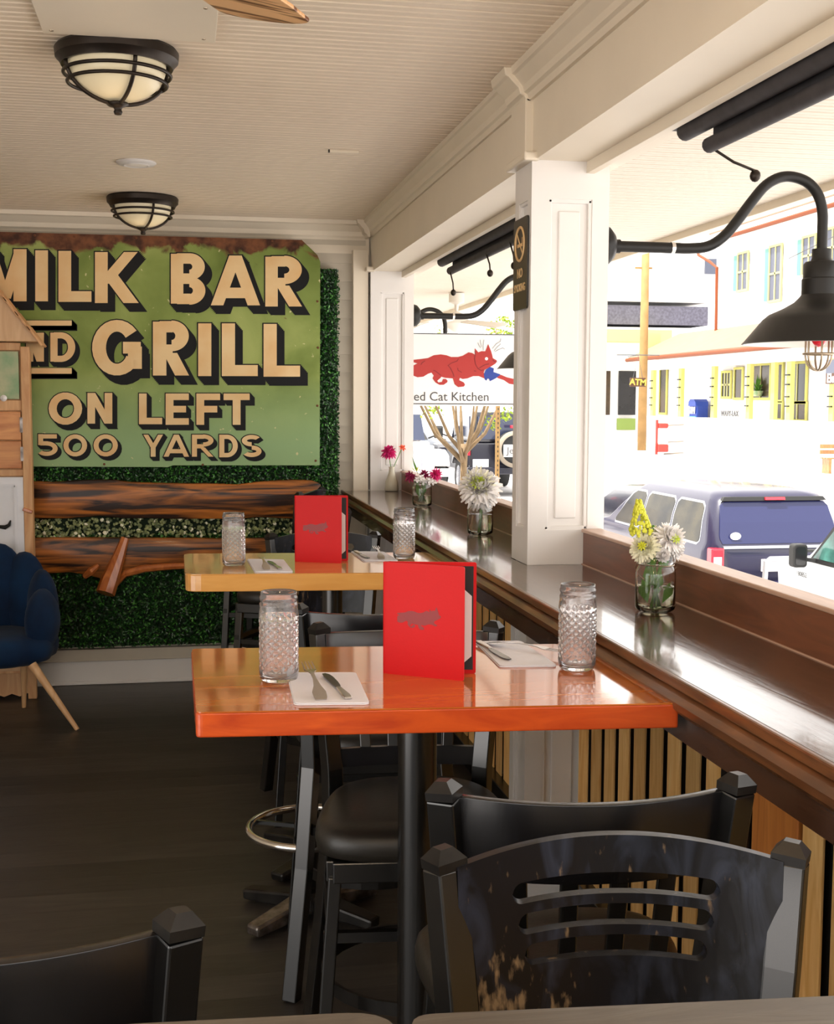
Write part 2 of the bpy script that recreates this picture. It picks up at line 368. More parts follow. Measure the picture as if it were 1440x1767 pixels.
# crown on the back wall
cp=[(0,0),(-.012,0),(-.018,.02),(-.03,.03),(-.034,.055),(-.07,.085),(-.085,.09),(-.09,.112),(0,.112)]
struct(MB().prism(cp,-2.9,1.06,lambda u,v,h:(h,YW+u,ZC-.112+v)).mm((-2.9,YW-.012,2.44),(1.06,YW,2.51)).mk('trim_1','cream_paint'),'cream crown moulding over the painted sign')
# beam over the counter
bm=struct(MB().mm((1.07,-2.6,2.34),(1.36,YW+.12,ZC+.05)).mk('wall_right','cream_paint'),'cream beam over the open counter side')
cb=[(0,0),(-.010,0),(-.016,.016),(-.024,.022),(-.028,.04),(-.048,.07),(-.055,.075),(-.058,.10),(0,.10)]
MB().prism(cb,3.95,YW,lambda u,v,h:(1.07+u,h,2.53+v)).mk('crown_moulding','cream_paint',bm)
MB().prism([(q[0]*1.25,q[1]) for q in cb],-2.6,3.80,lambda u,v,h:(1.07+u,h,2.525+v)).mk('crown_moulding','cream_paint',bm)
MB().prism([(q[0]*1.55-.004,q[1]) for q in cb],3.79,3.96,lambda u,v,h:(1.07+u,h,2.52+v)).mm((1.045,3.79,2.36),(1.075,3.96,2.53)).mk('pilaster_strip','cream_paint',bm,bevel=.003)
MB().mm((1.03,3.74,2.335),(1.08,3.97,2.362)).mk('cap_moulding','cream_paint',bm,bevel=.006)
MB().mm((1.03,7.06,2.335),(1.08,YW,2.362)).mk('cap_moulding','cream_paint',bm,bevel=.006)
MB().prism(cb,YW-.13,YW,lambda u,v,h:(1.05+u*1.3,h,2.525+v)).mk('corner_block','cream_paint',bm)
for y0,y1 in((-2.6,3.77),(3.97,7.08)):
    MB().mm((1.235,y0,2.305),(1.262,y1,2.341)).mk('stop_strip','cream_paint',bm,bevel=.002)
# columns: core plus stiles, rails, raised panel
def column(y0,y1,label):
    x0,x1=1.06,1.31
    t=thing('column',label,'column',((x0+x1)/2,(y0+y1)/2,0)); t['kind']='structure'; t['label']=label
    cx,cy=(x0+x1)/2,(y0+y1)/2; hx=(x1-x0)/2; hy=(y1-y0)/2; d=.014
    MB().mm((-hx+d,-hy+d,-.2),(hx-.001,hy-.001,2.345)).mk('core','white_paint',t)
    for a,b in((-.2,1.03),(1.09,2.345)):
        zb,zt=(.16,.93) if a<0 else (1.20,2.225)
        f=MB()
        # front face (towards -Y)
        f.mm((-hx,-hy,a),(-hx+.055,-hy+d,b)).mm((hx-.055,-hy,a),(hx,-hy+d,b)).mm((-hx+.055,-hy,a),(hx-.055,-hy+d,zb)).mm((-hx+.055,-hy,zt),(hx-.055,-hy+d,b))
        f.mk('face_frame','white_paint',t)
        g=MB()
        g.mm((-hx,-hy+d,a),(-hx+d,-hy+.045,b)).mm((-hx,hy-.045,a),(-hx+d,hy,b)).mm((-hx,-hy+.045,a),(-hx+d,hy-.045,zb)).mm((-hx,-hy+.045,zt),(-hx+d,hy-.045,b))
        g.mk('face_frame','white_paint',t)
        m=MB(); w=hx-.055
        q=[(-w,zb),(w,zb),(w,zt),(-w,zt)]
        for k in range(4):
            u0,v0=q[k]; u1,v1=q[(k+1)%4]
            m.bar((u0,-hy+d-.003,v0),(u1,-hy+d-.003,v1),.024,.016,(0,1,0))
        w2=hy-.045; q=[(-w2,zb),(w2,zb),(w2,zt),(-w2,zt)]
        for k in range(4):
            u0,v0=q[k]; u1,v1=q[(k+1)%4]
            m.bar((-hx+d-.003,u0,v0),(-hx+d-.003,u1,v1),.018,.014,(1,0,0))
        m.mk('panel_moulding','white_paint',t,bevel=.003)
        MB().mm((-w+.035,-hy+d-.006,zb+.035),(w-.035,-hy+d+.002,zt-.035)).mk('raised_panel','white_paint',t,bevel=.004)
    return t
column(3.76,3.95,'white panelled column rising through the bar counter beside the black plaque')
column(7.10,YW+.1,'white panelled column at the far end of the counter')
column(14.2,14.45,'white column of the walkway far beyond the hanging sign')
# ================================================================ COUNTER
ct=thing('bar_counter','long dark brown wooden bar counter running under the open porch side','counter',(1.07,2.4,0))
def ctb(name,m,a,b,**k): return MB().mm((a[0]-1.07,a[1]-2.4,a[2]),(b[0]-1.07,b[1]-2.4,b[2])).mk(name,m,ct,**k)
MB().prism([(x-1.07,y-2.4) for x,y in [(.905,-2.4),(1.24,-2.4),(1.24,3.757),(1.058,3.757),(1.058,3.953),(1.24,3.953),(1.24,7.09),(.905,7.09)]],1.068,1.09,XY).mk('worktop','counter_wood',ct,bevel=.003)
nz=[(0,.0),(-.012,.004),(-.024,.016),(-.026,.03),(-.016,.040),(-.006,.044),(0,.044)]
MB().prism(nz,-4.8,4.75,lambda u,v,h:(.905+u-1.07,h,1.024+v)).mk('nosing','counter_edge',ct)
ctb('lip','counter_edge',(.893,-2.4,1.070),(.906,7.15,1.092),bevel=.004)
ctb('apron','counter_wood',(.91,-2.4,.97),(.935,7.15,1.066))
for a,b in((-2.4,3.755),(3.955,7.095)):
    ctb('backboard','backboard_wood',(1.24,a,1.03),(1.268,b,1.192),bevel=.003)
    ctb('ledge','ledge_wood',(1.234,a,1.192),(1.30,b,1.203),bevel=.003)
    ctb('caulk_line','ledge_wood',(1.236,a,1.088),(1.2405,b,1.0925))
# slatted rail wall below
sw=thing('slatted_railing','golden slatted wooden railing wall below the bar counter','railing',(1.24,2.4,0))
slm=MB().box((-.004,0,0),(.007,.082,.90)).mesh('slat','slat_wood')
y=3.70
while y>2.62: link('slat',slm,sw,.002,(0.0,y-2.4,.56)); y-=.1222
y=2.245
while y>-2.3: link('slat',slm,sw,.002,(0.0,y-2.4,.56)); y-=.1222
y=4.03
while y<7.0: link('slat',slm,sw,.002,(0.0,y-2.4,.56)); y+=.1222
MB().mm((-.045,2.512-2.4,0),(.03,2.60-2.4,1.02)).mk('post','black_paint_wood',sw,bevel=.003)
MB().mm((-.012,2.298-2.4,.11),(.01,2.505-2.4,1.02)).mk('wide_board','wide_board_wood',sw,bevel=.003)
for a,b in((-2.4,3.755),(3.955,7.09)):
    MB().mm((.012,a-2.4,.0),(.03,b-2.4,1.02)).mk('gap_shade_sheet','black',sw)  # black sheet stands in for the shade in the slat gaps
    MB().mm((-.05,a-2.4,.02),(.012,b-2.4,.11)).mk('bottom_rail','black_paint_wood',sw,bevel=.003)
# ================================================================ HEDGE + SIGN + SLABS
hx0,hx1,hz0,hz1=-1.7,.868,.225,2.345
hd=thing('boxwood_panel','artificial dark green boxwood panel covering the end wall below the sign','hedge',(-.4,YW,0))
HX=lambda x:x+.4
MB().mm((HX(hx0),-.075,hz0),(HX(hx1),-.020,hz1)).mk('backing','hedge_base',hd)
def leaves(n,regs,size,yb,jit):
    V=[];F=[]; k=0
    tot=sum((b-a)*(d-c) for a,b,c,d in regs)
    for a,b,c,d in regs:
        m=int(n*(b-a)*(d-c)/tot)
        P=np.stack([rng.uniform(a,b,m),yb-rng.uniform(0,jit,m),rng.uniform(c,d,m)],1)
        nr=rng.normal(0,.75,(m,3)); nr[:,1]-=1; nr/=np.linalg.norm(nr,axis=1)[:,None]
        t=np.cross(nr,rng.normal(0,1,(m,3))); t/=np.linalg.norm(t,axis=1)[:,None]; w=np.cross(nr,t)
        s=rng.uniform(.6,1.2,(m,1))*size
        q=np.stack([P-t*s,P-w*s*.55+nr*s*.15,P+t*s,P+w*s*.55+nr*s*.15],1).reshape(-1,3); V.append(q)
        F.append(np.arange(m*4).reshape(-1,4)+k); k+=m*4
    return np.concatenate(V),np.concatenate(F)
def leafobj(name,V,Fc,m,parent):
    me=bpy.data.meshes.new(name); me.from_pydata(V.tolist(),[],Fc.tolist()); me.materials.append(MATS[m]); o=link(name,me,parent); o['kind']='stuff'; return o
def clipX(regs): return [(HX(a),HX(b),c,d) for a,b,c,d in regs]
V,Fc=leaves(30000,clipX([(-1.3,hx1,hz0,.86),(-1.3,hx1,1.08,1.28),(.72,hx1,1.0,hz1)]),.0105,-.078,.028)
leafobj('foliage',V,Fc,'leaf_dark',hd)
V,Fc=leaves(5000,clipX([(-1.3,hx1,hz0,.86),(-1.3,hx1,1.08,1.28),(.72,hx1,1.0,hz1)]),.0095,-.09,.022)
leafobj('foliage',V,Fc,'leaf_bright',hd)  # paler leaves stand in for glints of light on the foliage
V,Fc=leaves(900,clipX([(hx1-.02,hx1+.012,1.0,hz1)]),.010,-.03,.06); leafobj('edge_foliage',V,Fc,'leaf_dark',hd)
ms=thing('moss_strip','strip of pale green and white preserved moss between the two timber slabs','plant',(-.4,YW-.08,.90))
MB().mm((-1.2,-.0,-.10),(1.22,.02,.10)).mk('backing','hedge_base',ms)
def clump(n):
    m=MB()
    for i in range(n):
        x=random.uniform(-.45,1.2); z=random.uniform(-.055,.05); r=random.uniform(.006,.014)
        m.ell((x,-.01-random.uniform(0,.02),z),(r,r*.6,r*random.uniform(.5,1)),6,4,Matrix.Rotation(random.uniform(0,3),3,'Y'))
    return m
o=clump(700).mk('moss','moss_mix',ms); o['kind']='stuff'
o=clump(110).mk('pale_moss','petal_white',ms); o['kind']='stuff'
YS=7.03
def sp(x,y,Y=YS): p=pl(x,y,1,Y); return (p.x,p.z)
# live edge slabs
def slab(name,label,top,bot,loc,thick=.05):
    t=thing(name,label,'timber slab',loc)
    P=[sp(*q,7.0) for q in top+bot[::-1]]
    # dense rounding
    m=MB().prism([(x-loc[0],z-loc[2]) for x,z in P],-thick,0,XZ); m.mk('plank','burnt_slab',t,bevel=.008,auto=True); return t
s1=slab('live_edge_slab','upper live-edge timber slab with dark burnt grain below the painted sign',
 [(-60,832),(30,830),(90,833),(150,829),(200,829),(222,833),(260,834),(310,835),(360,835),(410,837),(450,832),(500,829),(540,830),(556,836)],
 [(-60,893),(60,896),(120,896),(170,892),(215,896),(260,896),(310,897),(360,897),(410,897),(450,894),(510,897),(556,898)],(-.4,7.1,1.05))
s2=slab('live_edge_slab','lower live-edge timber slab with a broken branch stub, above the boxwood',
 [(-60,929),(60,930),(120,929),(200,930),(290,930),(380,931),(470,930),(540,931),(572,932)],
 [(-60,1012),(50,1012),(62,1000),(80,992),(120,990),(150,995),(170,1000),(200,1005),(230,985),(270,978),(320,978),(420,975),(520,968),(572,966)],(-.4,7.1,.75))
def loc3(x,y,Y,o): p=pl(x,y,1,Y); return (p.x-o[0],Y-o[1],p.z-o[2])
o2=(-.4,7.1,.75)
MB().tube([loc3(216,928,7.04,o2),loc3(205,960,7.02,o2),loc3(190,1000,6.98,o2),loc3(182,1024,6.95,o2)],[.022,.034,.05,.052],8).mk('branch_stub','stub_wood',s2,auto=True)
MB().tube([loc3(200,1010,7.04,o2),loc3(215,990,7.04,o2),loc3(250,981,7.04,o2),loc3(300,977,7.04,o2),loc3(345,976,7.04,o2)],[.012,.022,.022,.019,.017],8).mk('branch_ridge','stub_wood',s2,auto=True)
MB().tube([loc3(146,995,7.04,o2),loc3(158,985,7.02,o2),loc3(170,975,7.03,o2)],[.015,.022,.012],7).mk('knot','stub_wood',s2,auto=True)
# painted metal sign
sg=thing('painted_sign','large weathered green painted metal sign with cream block lettering on the end wall','sign',(-.4,7.06,1.8))
SO=(-.4,7.06,1.8)
def spx(x,y): p=pl(x,y,1,7.04); return (p.x-SO[0],p.z-SO[2])
pts=[spx(*q) for q in [(-200,396),(-200,806),(60,805),(290,806),(298,803),(552,803),(553,452),(548,440),(521,414),(300,408),(0,400)]]
MB().prism(pts,0,.006,lambda u,v,h:(u,h-.02,v)).mk('sheet','sign_green',sg)
for x,y in [(60,406),(128,408),(235,411),(365,413),(470,416),(548,520),(549,600),(548,700),(545,795),(350,802),(180,801)]:
    u,v=spx(x,y); MB().lathe([(0,.004),(.006,.003),(.007,0)],8,(u,-.021,v),Matrix.Rotation(pi/2,3,'X')).mk('rivet','rust',sg)
# letter strokes: vertical v(x,y0,y1), horizontal h(y,x0,x1), diagonal d, arc
def glyph(ch,w):
    """unit height (y up 0..1), width w, returns list of strokes"""
    k=.25; h=k/2
    L={}
    V=lambda x,a=0,b=1:('v',x,a,b); H=lambda y,a,b:('h',y,a,b); D=lambda x0,y0,x1,y1,q=k:('d',x0,y0,x1,y1,q)
    A=lambda cx,cy,rx,ry,a0,a1:('a',cx,cy,rx,ry,a0,a1)
    hh=.21; g=hh/2
    if ch=='I': return [V(w/2)]
    if ch=='L': return [V(h),H(g,0,w)]
    if ch=='M': return [V(h),V(w-h),D(h*.9,1,w/2,.05,.22),D(w-h*.9,1,w/2,.05,.22)]
    if ch=='N': return [V(h),V(w-h),D(h,1,w-h,0,.26)]
    if ch=='K': return [V(h),D(k*.7,.38,w-h*1.1,1,.27),D(k*1.0,.62,w-h*1.05,0,.3)]
    if ch=='A': return [D(w/2,1,h,0,.25),D(w/2,1,w-h,0,.25),H(.25,w*.25,w*.75)]
    if ch=='B': return [V(h),H(1-g*.9,h,w*.58),H(.5,h,w*.58),H(g*.9,h,w*.58),A(w*.55,.75-.01,w*.45-h*.95,.25-g*.8,90,-90),A(w*.55,.26,w*.45-h*.85,.26-g*.8,90,-90)]
    if ch=='R': return [V(h),H(1-g*.9,h,w*.55),H(.47,h,w*.55),A(w*.52,.735,w*.48-h,.265-g*.8,90,-90),D(w*.48,.42,w-h,0,.26)]
    if ch=='D': return [V(h),H(1-g*.9,h,w*.45),H(g*.9,h,w*.45),A(w*.42,.5,w*.58-h,.5-g*.9,90,-90)]
    if ch=='O' or ch=='0': return [A(w/2,.5,w/2-h,.5-g,0,360)]
    if ch=='G': return [A(w/2,.5,w/2-h,.5-g,38,330),('v',w-h,.12,.52),H(.5,w*.62,w-.02)]
    if ch=='E': return [V(h),H(1-g,0,w),H(.5,0,w*.88),H(g,0,w)]
    if ch=='F': return [V(h),H(1-g,0,w),H(.5,0,w*.88)]
    if ch=='T': return [('v',w/2,0,1),H(1-g,0,w)]
    if ch=='Y': return [('v',w/2,0,.5),D(h,1,w/2,.42,.25),D(w-h,1,w/2,.42,.25)]
    if ch=='5': return [H(1-g,.04,w*.95),('v',.04+h*.8,.5,1),H(.58,h,w*.5),A(w*.45,.34,w*.5-h*.6,.34-g,95,-140)]
    if ch=='S': return [A(w/2,.735,w/2-h,.265-g,35,270),A(w/2,.265,w/2-h,.265-g,90,-145)]
LAY=[0]
def strokes(m,ch,x0,y0,x1,y1,grow,fn,h,dx=0,dy=0,kk=1):
    H=abs(y1-y0); w=(x1-x0)/H
    for s in glyph(ch,w):
        e=grow/H; k=.25*kk; polys=[]
        if s[0]=='v': polys=[[(s[1]-k/2-e,s[2]-e),(s[1]+k/2+e,s[2]-e),(s[1]+k/2+e,s[3]+e),(s[1]-k/2-e,s[3]+e)]]
        elif s[0]=='h': polys=[[(s[2]-e,s[1]-.105*kk-e),(s[3]+e,s[1]-.105*kk-e),(s[3]+e,s[1]+.105*kk+e),(s[2]-e,s[1]+.105*kk+e)]]
        elif s[0]=='d':
            _,a,b,c,d,q=s; q=q*kk/2+e*1.12; sl=(c-a)/(d-b)
            if b<d: b-=e; a-=sl*e; d+=e; c+=sl*e
            else: b+=e; a+=sl*e; d-=e; c-=sl*e
            polys=[[(a-q,b),(a+q,b),(c+q,d),(c-q,d)]]
        else:
            _,cx,cy,rx,ry,a0,a1=s; n=22
            for i in range(n):
                pp=[]
                for a,sg_ in((a0+(a1-a0)*i/n,1),(a0+(a1-a0)*(i+1)/n,1),(a0+(a1-a0)*(i+1)/n,-1),(a0+(a1-a0)*i/n,-1)):
                    t=math.radians(a); pp.append((cx+(rx+sg_*(k/2+e))*cos(t),cy+(ry+sg_*(.105*kk+e))*sin(t)))
                polys.append(pp)
        for P in polys:
            LAY[0]+=1; hh=h-.0000012*(LAY[0]%400)
            vs=[]
            for u,v in P: U,Z=fn(x0+u*H+dx,y1-v*H+dy); vs.append((U,hh,Z))
            m.add(vs,[tuple(range(len(vs)))])
words=[('M',-28,430,46,520),('I',60,432,84,520),('L',101,433,158,521),('K',164,435,238,523),('B',295,438,353,524),('A',364,441,449,527),('R',458,443,521,529),
 ('A',-30,574,36,624),('N',45,574,76,624),('D',87,574,130,624),('G',159,552,245,648),('R',264,555,326,648),('I',342,558,365,649),('L',383,558,445,649),('L',455,559,518,650),
 ('O',84,677,142,733),('N',151,678,194,731),('L',240,679,280,732),('E',286,679,326,733),('F',339,679,380,733),('T',386,679,431,733),
 ('5',65,749,100,787),('0',109,749,151,788),('0',161,749,204,788),('Y',247,750,282,788),('A',282,750,327,788),('R',331,750,369,788),('D',378,750,411,789),('S',417,750,452,789)]
black=MB(); cream=MB()
for ch,x0,y0,x1,y1 in words:
    H=y1-y0; g=2.0 if H>60 else 1.6; sx=.115*H+1; sy=.15*H
    kk=1.0 if H>45 else .9
    for k in range(7): strokes(black,ch,x0,y0,x1,y1,g,spx,-.0225-.00002*(hash((ch,x0))%5),sx*k/6,sy*k/6,kk)
    strokes(cream,ch,x0,y0,x1,y1,0,spx,-.0235,0,0,kk)
for (a,b,c,d) in ((-40,553,124,562),(-40,635,124,645)):
    for k in range(6):
        P=[spx(x+k*1.5,y+k*1.6) for x,y in((a-1,b-1),(c+2,b-1),(c+2,d+1),(a-1,d+1))]; black.add([(u,-.0225,v) for u,v in P],[(0,1,2,3)])
    P=[spx(x,y) for x,y in((a,b),(c,b),(c,d),(a,d))]; cream.add([(u,-.0235,v) for u,v in P],[(0,1,2,3)])
o=black.mk('letter_shadow','sign_black',sg); o['label']='black outline and drop shadow of the lettering'
o=cream.mk('lettering','sign_cream',sg); o['label']='cream block lettering reading MILK BAR AND GRILL ON LEFT 500 YARDS'
# ================================================================ STOOLS
def seat_mesh():
    # rounded trapezoid cushion: wide at the front, narrow at the back
    def out(t):
        a=2*pi*t; c,s_=cos(a),sin(a); n=3.4
        x=abs(c)**(2/n)*(1 if c>0 else -1); y=abs(s_)**(2/n)*(1 if s_>0 else -1)
        wx=.212+.033*y; return x*wx, .012+y*.212
    prof=[(0,.0),(.5,.0),(.93,.0),(.985,.006),(1.0,.022),(1.0,.034),(.985,.050),(.94,.062),(.85,.070),(.6,.076),(.3,.077),(0,.077)]
    m=MB(); m.grid(48,len(prof),lambda u,v:(lambda q:(out(u)[0]*prof[q][0],out(u)[1]*prof[q][0]+.0,.635+prof[q][1]))(min(len(prof)-1,int(round(v*(len(prof)-1))))),cu=True)
    return m
def make_stool(kind,label,worn=False):
    t=thing('bar_stool',label,'bar stool',(0,0,0),0)
    wm='black_metal'
    seat_mesh().mk('seat','black_vinyl',t,smooth=True)
    f=MB()
    q=[(.185,.19),(-.185,.19),(-.165,-.165),(.165,-.165)]
    for k in range(4):
        a,b=q[k],q[(k+1)%4]; f.bar((a[0],a[1],.612),(b[0],b[1],.612),.028,.045)
    f.mk('seat_frame',wm,t,bevel=.003)
    for s in(-1,1):
        l=MB().bar((s*.222,.205,0),(s*.180,.182,.60),.028,.034,(0,1,0)); l.mk('leg',wm,t,bevel=.003)
        # rear leg runs up as the back post
        MB().strip([(s*.236,-.252,0),(s*.200,-.215,.35),(s*.180,-.19,.62),(s*.182,-.192,.72),(s*.200,-.208,.92),(s*.211,-.222,1.045)],.041,.038,(s*.5,-.866,0)).mk('leg',wm,t,bevel=.003)
        m=MB(); c=Vector((s*.211,-.222,1.045)); w,h=.0205,.019
        R3=Matrix.Rotation(s*.09,3,'Y')@Matrix.Rotation(s*math.radians(30),3,'Z')
        vs=[R3@Vector((x*w,y*h,0))+c for x,y in((-1,-1),(1,-1),(1,1),(-1,1))]+[R3@Vector((x*w*1.02,y*h*1.02,.012))+c for x,y in((-1,-1),(1,-1),(1,1),(-1,1))]+[R3@Vector((x*w*.45,y*h*.45,.026))+c for x,y in((-1,-1),(1,-1),(1,1),(-1,1))]
        fs=[(3,2,1,0),(8,9,10,11)]
        for b in(0,4):
            for j in range(4): fs.append((b+j,b+(j+1)%4,b+4+(j+1)%4,b+4+j))
        m.add(vs,fs).mk('post_cap','worn_metal',t)
    # foot ring of bent flat bar and stretchers
    MB().strip([(.205*cos(2*pi*i/28),-.02+.205*sin(2*pi*i/28),.30) for i in range(28)],.008,.03,(0,0,1),closed=True).mk('foot_ring','worn_metal',t)
    b=MB(); b.bar((-.205,.19,.47),(.205,.19,.47),.018,.022); 
    for s in(-1,1): b.bar((s*.19,.187,.45),(s*.195,-.205,.45),.016,.022)
    b.bar((-.198,-.21,.45),(.198,-.21,.45),.016,.022); b.mk('stretcher',wm,t)
    def bx(u): return -.222-.046*(1-(u*u))     # curved back: centre lies furthest from the sitter
    if kind=='slat':
        W_=.196; m=MB(); n=16; th=.018
        def P(u,v): 
            z0,z1=.925,1.043+.004*abs(u)**2
            z=z0+(z1-z0)*v; off=(z-1.045)*.11
            return (u*W_*(1-(1.045-z)*.14), bx(u)-off*0+ (1.045-z)*.10, z)
        fr=[[P(-1+2*i/n,v) for i in range(n+1)] for v in(0,1)]
        vs=[];
        for i in range(n+1):
            a=Vector(fr[0][i]); c=Vector(fr[1][i]); vs+=[a,c,c+Vector((0,th,0)),a+Vector((0,th,0))]
        fs=[(0,1,2,3),(4*n+3,4*n+2,4*n+1,4*n)]
        for i in range(n):
            for j in range(4): fs.append((4*i+j,4*i+(j+1)%4,4*i+4+(j+1)%4,4*i+4+j))
        m.add(vs,fs).mk('crest_rail','black_paint_wood',t,bevel=.002,auto=True)
        MB().strip([(-.178,-.197,.745),(-.09,-.212,.745),(0,-.218,.745),(.09,-.212,.745),(.178,-.197,.745)],.014,.045,(0,0,1)).mk('lower_rail','black_paint_wood',t,auto=True)
        for x in(-.108,-.036,.036,.108):
            MB().bar((x*.92,-.205-.012*(1-(x/.18)**2),.75),(x,bx(x/.2)+.018,.935),.026,.012,(0,1,0)).mk('slat','black_metal',t,bevel=.002)
    else:
        # solid curved panel with three rounded slots and an arched top
        th=.016; NX=300; NZ=60; W_=.197
        def inslot(x,z):
            for zc,hw in((1.006,.128),(.968,.121),(.930,.114)):
                dx=max(abs(x)-hw+.0128,0); 
                zz=zc+.006*(1-(x/.13)**2)
                if dx*dx+(z-zz)**2<.0128**2: return True
            return False
        zb=.74; 
        def zt(u): return 1.050+.020*(1-u*u)
        # column-wise construction so the slots have true edges
        m=MB(); xs=[-W_+2*W_*i/NX for i in range(NX+1)]
        def spans(x):
            u=x/W_; z=zb; out=[]
            cuts=[]
            for zc,hw in((.930,.114),(.968,.121),(1.006,.128)):
                r=.0128; dx=abs(x)-(hw-r)
                if dx<r:
                    h=r if dx<=0 else math.sqrt(max(r*r-dx*dx,0)); zz=zc+.006*(1-(x/.13)**2); cuts.append((zz-h,zz+h))
                else: cuts.append((zc,zc))
            e=[zb]
            for a,b in cuts: e+=[a,b]
            e.append(zt(u)); return e
        def pt(x,z,o): u=x/W_; return (x*(1-(1.045-z)*.14),bx(u)+(1.045-z)*.10+o,z)
        for i in range(NX):
            e0=spans(xs[i]); e1=spans(xs[i+1])
            for k in range(0,8,2):
                a0,a1,b0,b1=e0[k],e0[k+1],e1[k],e1[k+1]
                vs=[pt(xs[i],a0,0),pt(xs[i],a1,0),pt(xs[i+1],b1,0),pt(xs[i+1],b0,0),pt(xs[i],a0,th),pt(xs[i],a1,th),pt(xs[i+1],b1,th),pt(xs[i+1],b0,th)]
                m.add(vs,[(0,1,2,3),(7,6,5,4),(1,5,6,2),(0,3,7,4)])
        me=m.mesh('back_panel','worn_black' if worn else 'black_paint_wood'); 
        import bmesh
        bm_=bmesh.new(); bm_.from_mesh(me); bmesh.ops.remove_doubles(bm_,verts=bm_.verts,dist=.00005); bmesh.ops.recalc_face_normals(bm_,faces=bm_.faces); bm_.to_mesh(me); bm_.free()
        me.polygons.foreach_set('use_smooth',[True]*len(me.polygons)); link('back_panel',me,t,auto=True)
    return t
GS='black bar stools with upright slat backs'
GP='black bar stools with slotted panel backs'
D5=math.radians(-5.5)
def place(o,bx_,by,facing,rz,label,group,scale=None,new=True):
    """bx_,by: middle of the back's top; facing +1 looks to +Y, -1 to -Y"""
    a=rz+(0 if facing>0 else pi)
    off=Vector((0,.222,0)); off.rotate(Matrix.Rotation(a,3,'Z'))
    loc=(bx_+off.x,by+off.y,0)
    if new: return dup(o,label,loc,a,group,scale)
    o.location=loc; o.rotation_euler=(0,0,a); o['label']=label; o['group']=group; return o
slat=make_stool('slat','x'); slot=make_stool('slot','x',True)
place(slat,.566,1.655,1,D5,'black slat-back bar stool at the near side of the front orange table',GS,new=False)
place(slat,.527,2.93,-1,D5*1.1,'black slat-back bar stool on the far side of the front table, facing the camera',GS)
place(slat,.505,3.235,1,D5*.6,'black slat-back bar stool in the gap between the two tables, turned to the pale table',GS)
place(slat,-.222,1.29,1,-.03,'black slat-back bar stool at lower left with bright sunlit post edge',GS)
place(slat,.70,5.95,1,math.radians(62),'black bar stool behind the far menu, standing sideways near the counter',GS)
place(slot,.511,1.39,-1,D5*1.3,'nearest black bar stool, its worn arched back panel cut with long slots',GP,new=False)
place(slot,.557,5.03,-1,0,'black slotted-back bar stool on the far side of the pale table',GP)
place(slot,.665,6.60,1,math.radians(68),'farthest black bar stool, standing by the timber slabs at the end wall',GP,scale=(1,1,1.06))
# round pedestal stool with a chrome ring
ps=thing('pedestal_stool','round pedestal bar stool with chrome foot ring and four-armed base','bar stool',(.375,3.775,0))
MB().lathe([(0,.70),(.13,.70),(.158,.705),(.165,.72),(.165,.74),(.15,.757),(.1,.765),(0,.767)],32).mk('seat','black_vinyl',ps,smooth=True)
MB().lathe([(.0,.05),(.026,.05),(.026,.69),(0.06,.70),(0,.70)],20).mk('pole','black_metal',ps,auto=True)
MB().tube([(.190*cos(2*pi*i/48),.190*sin(2*pi*i/48),.28) for i in range(48)],.0128,10,closed=True).mk('foot_ring','chrome',ps,smooth=True)
s_=MB()
for k in range(3): a=2*pi*k/3+.6; s_.bar((.02*cos(a),.02*sin(a),.28),(.19*cos(a),.19*sin(a),.28),.012,.012)
s_.mk('ring_spokes','black_metal',ps)
for k in range(4):
    a=math.radians((28,141,219,318)[k]); d=Vector((cos(a),sin(a),0)); 
    MB().bar(d*.02+Vector((0,0,.045)),d*.245+Vector((0,0,.024)),.075,.055,w2=.052,h2=.034).mk('foot','aged_metal' if k in(0,2) else 'worn_metal',ps,bevel=.008)  # two feet in paler metal stand in for the light on them
MB().lathe([(0,.09),(.05,.085),(.055,.03),(0,.03)],16).mk('hub','black_metal',ps,auto=True)
# ================================================================ TABLES
def roundpoly(P,r,n=5):
    out=[]; k=len(P)
    for i in range(k):
        p=Vector(P[i]); a=(Vector(P[i-1])-p); b=(Vector(P[(i+1)%k])-p); ra=min(r[i],a.length*.4); a.normalize(); b.normalize()
        for j in range(n+1):
            t=j/n; out.append(tuple((p+a*ra)*(1-t)**2+p*2*t*(1-t)+(p+b*ra)*t*t))
    return out
def table(label,P,r,z,th,topm,edgem,pole,loc,foot=True,pr=.04,dr=0.0):
    t=thing('bar_table',label,'table',(*loc,0)); Q=[(x-loc[0],y-loc[1]) for x,y in P]
    RP=roundpoly(Q,r)
    MB().prism(RP,z-th+.001,z-.0025,XY).mk('table_edge',edgem,t,bevel=.003)
    cx=sum(p[0] for p in Q)/4; cy=sum(p[1] for p in Q)/4
    MB().prism([(x*(1)+(cx-x)*.003,y+(cy-y)*.003) for x,y in RP],z-.0025,z,XY).mk('tabletop',topm,t)
    MB().lathe([(0,.03),(pr,.03),(pr,z-th-.01),(.10,z-th-.005),(.10,z-th+.002),(0,z-th+.002)],28,(pole[0]-loc[0],pole[1]-loc[1],0)).mk('pedestal','black_metal',t,auto=True)
    for k in range(4):
        a=math.radians(45+90*k); d=Vector((cos(a),sin(a),0)); c=Vector((pole[0]-loc[0],pole[1]-loc[1],0))
        MB().bar(c+d*.02+Vector((0,0,.04)),c+d*.30+Vector((0,0,.022)),.08,.05,w2=.055,h2=.03).mk('foot','worn_metal',t,bevel=.008)
    return t
ZT=1.05
t1=table('front polished orange wooden bar table pushed against the counter',[(.016,2.205),(.892,2.125),(.892,2.70),(.012,2.785)],[.012,.006,.01,.02],ZT,.048,'table_wood','table_edge',(.465,2.46),(.465,2.46))
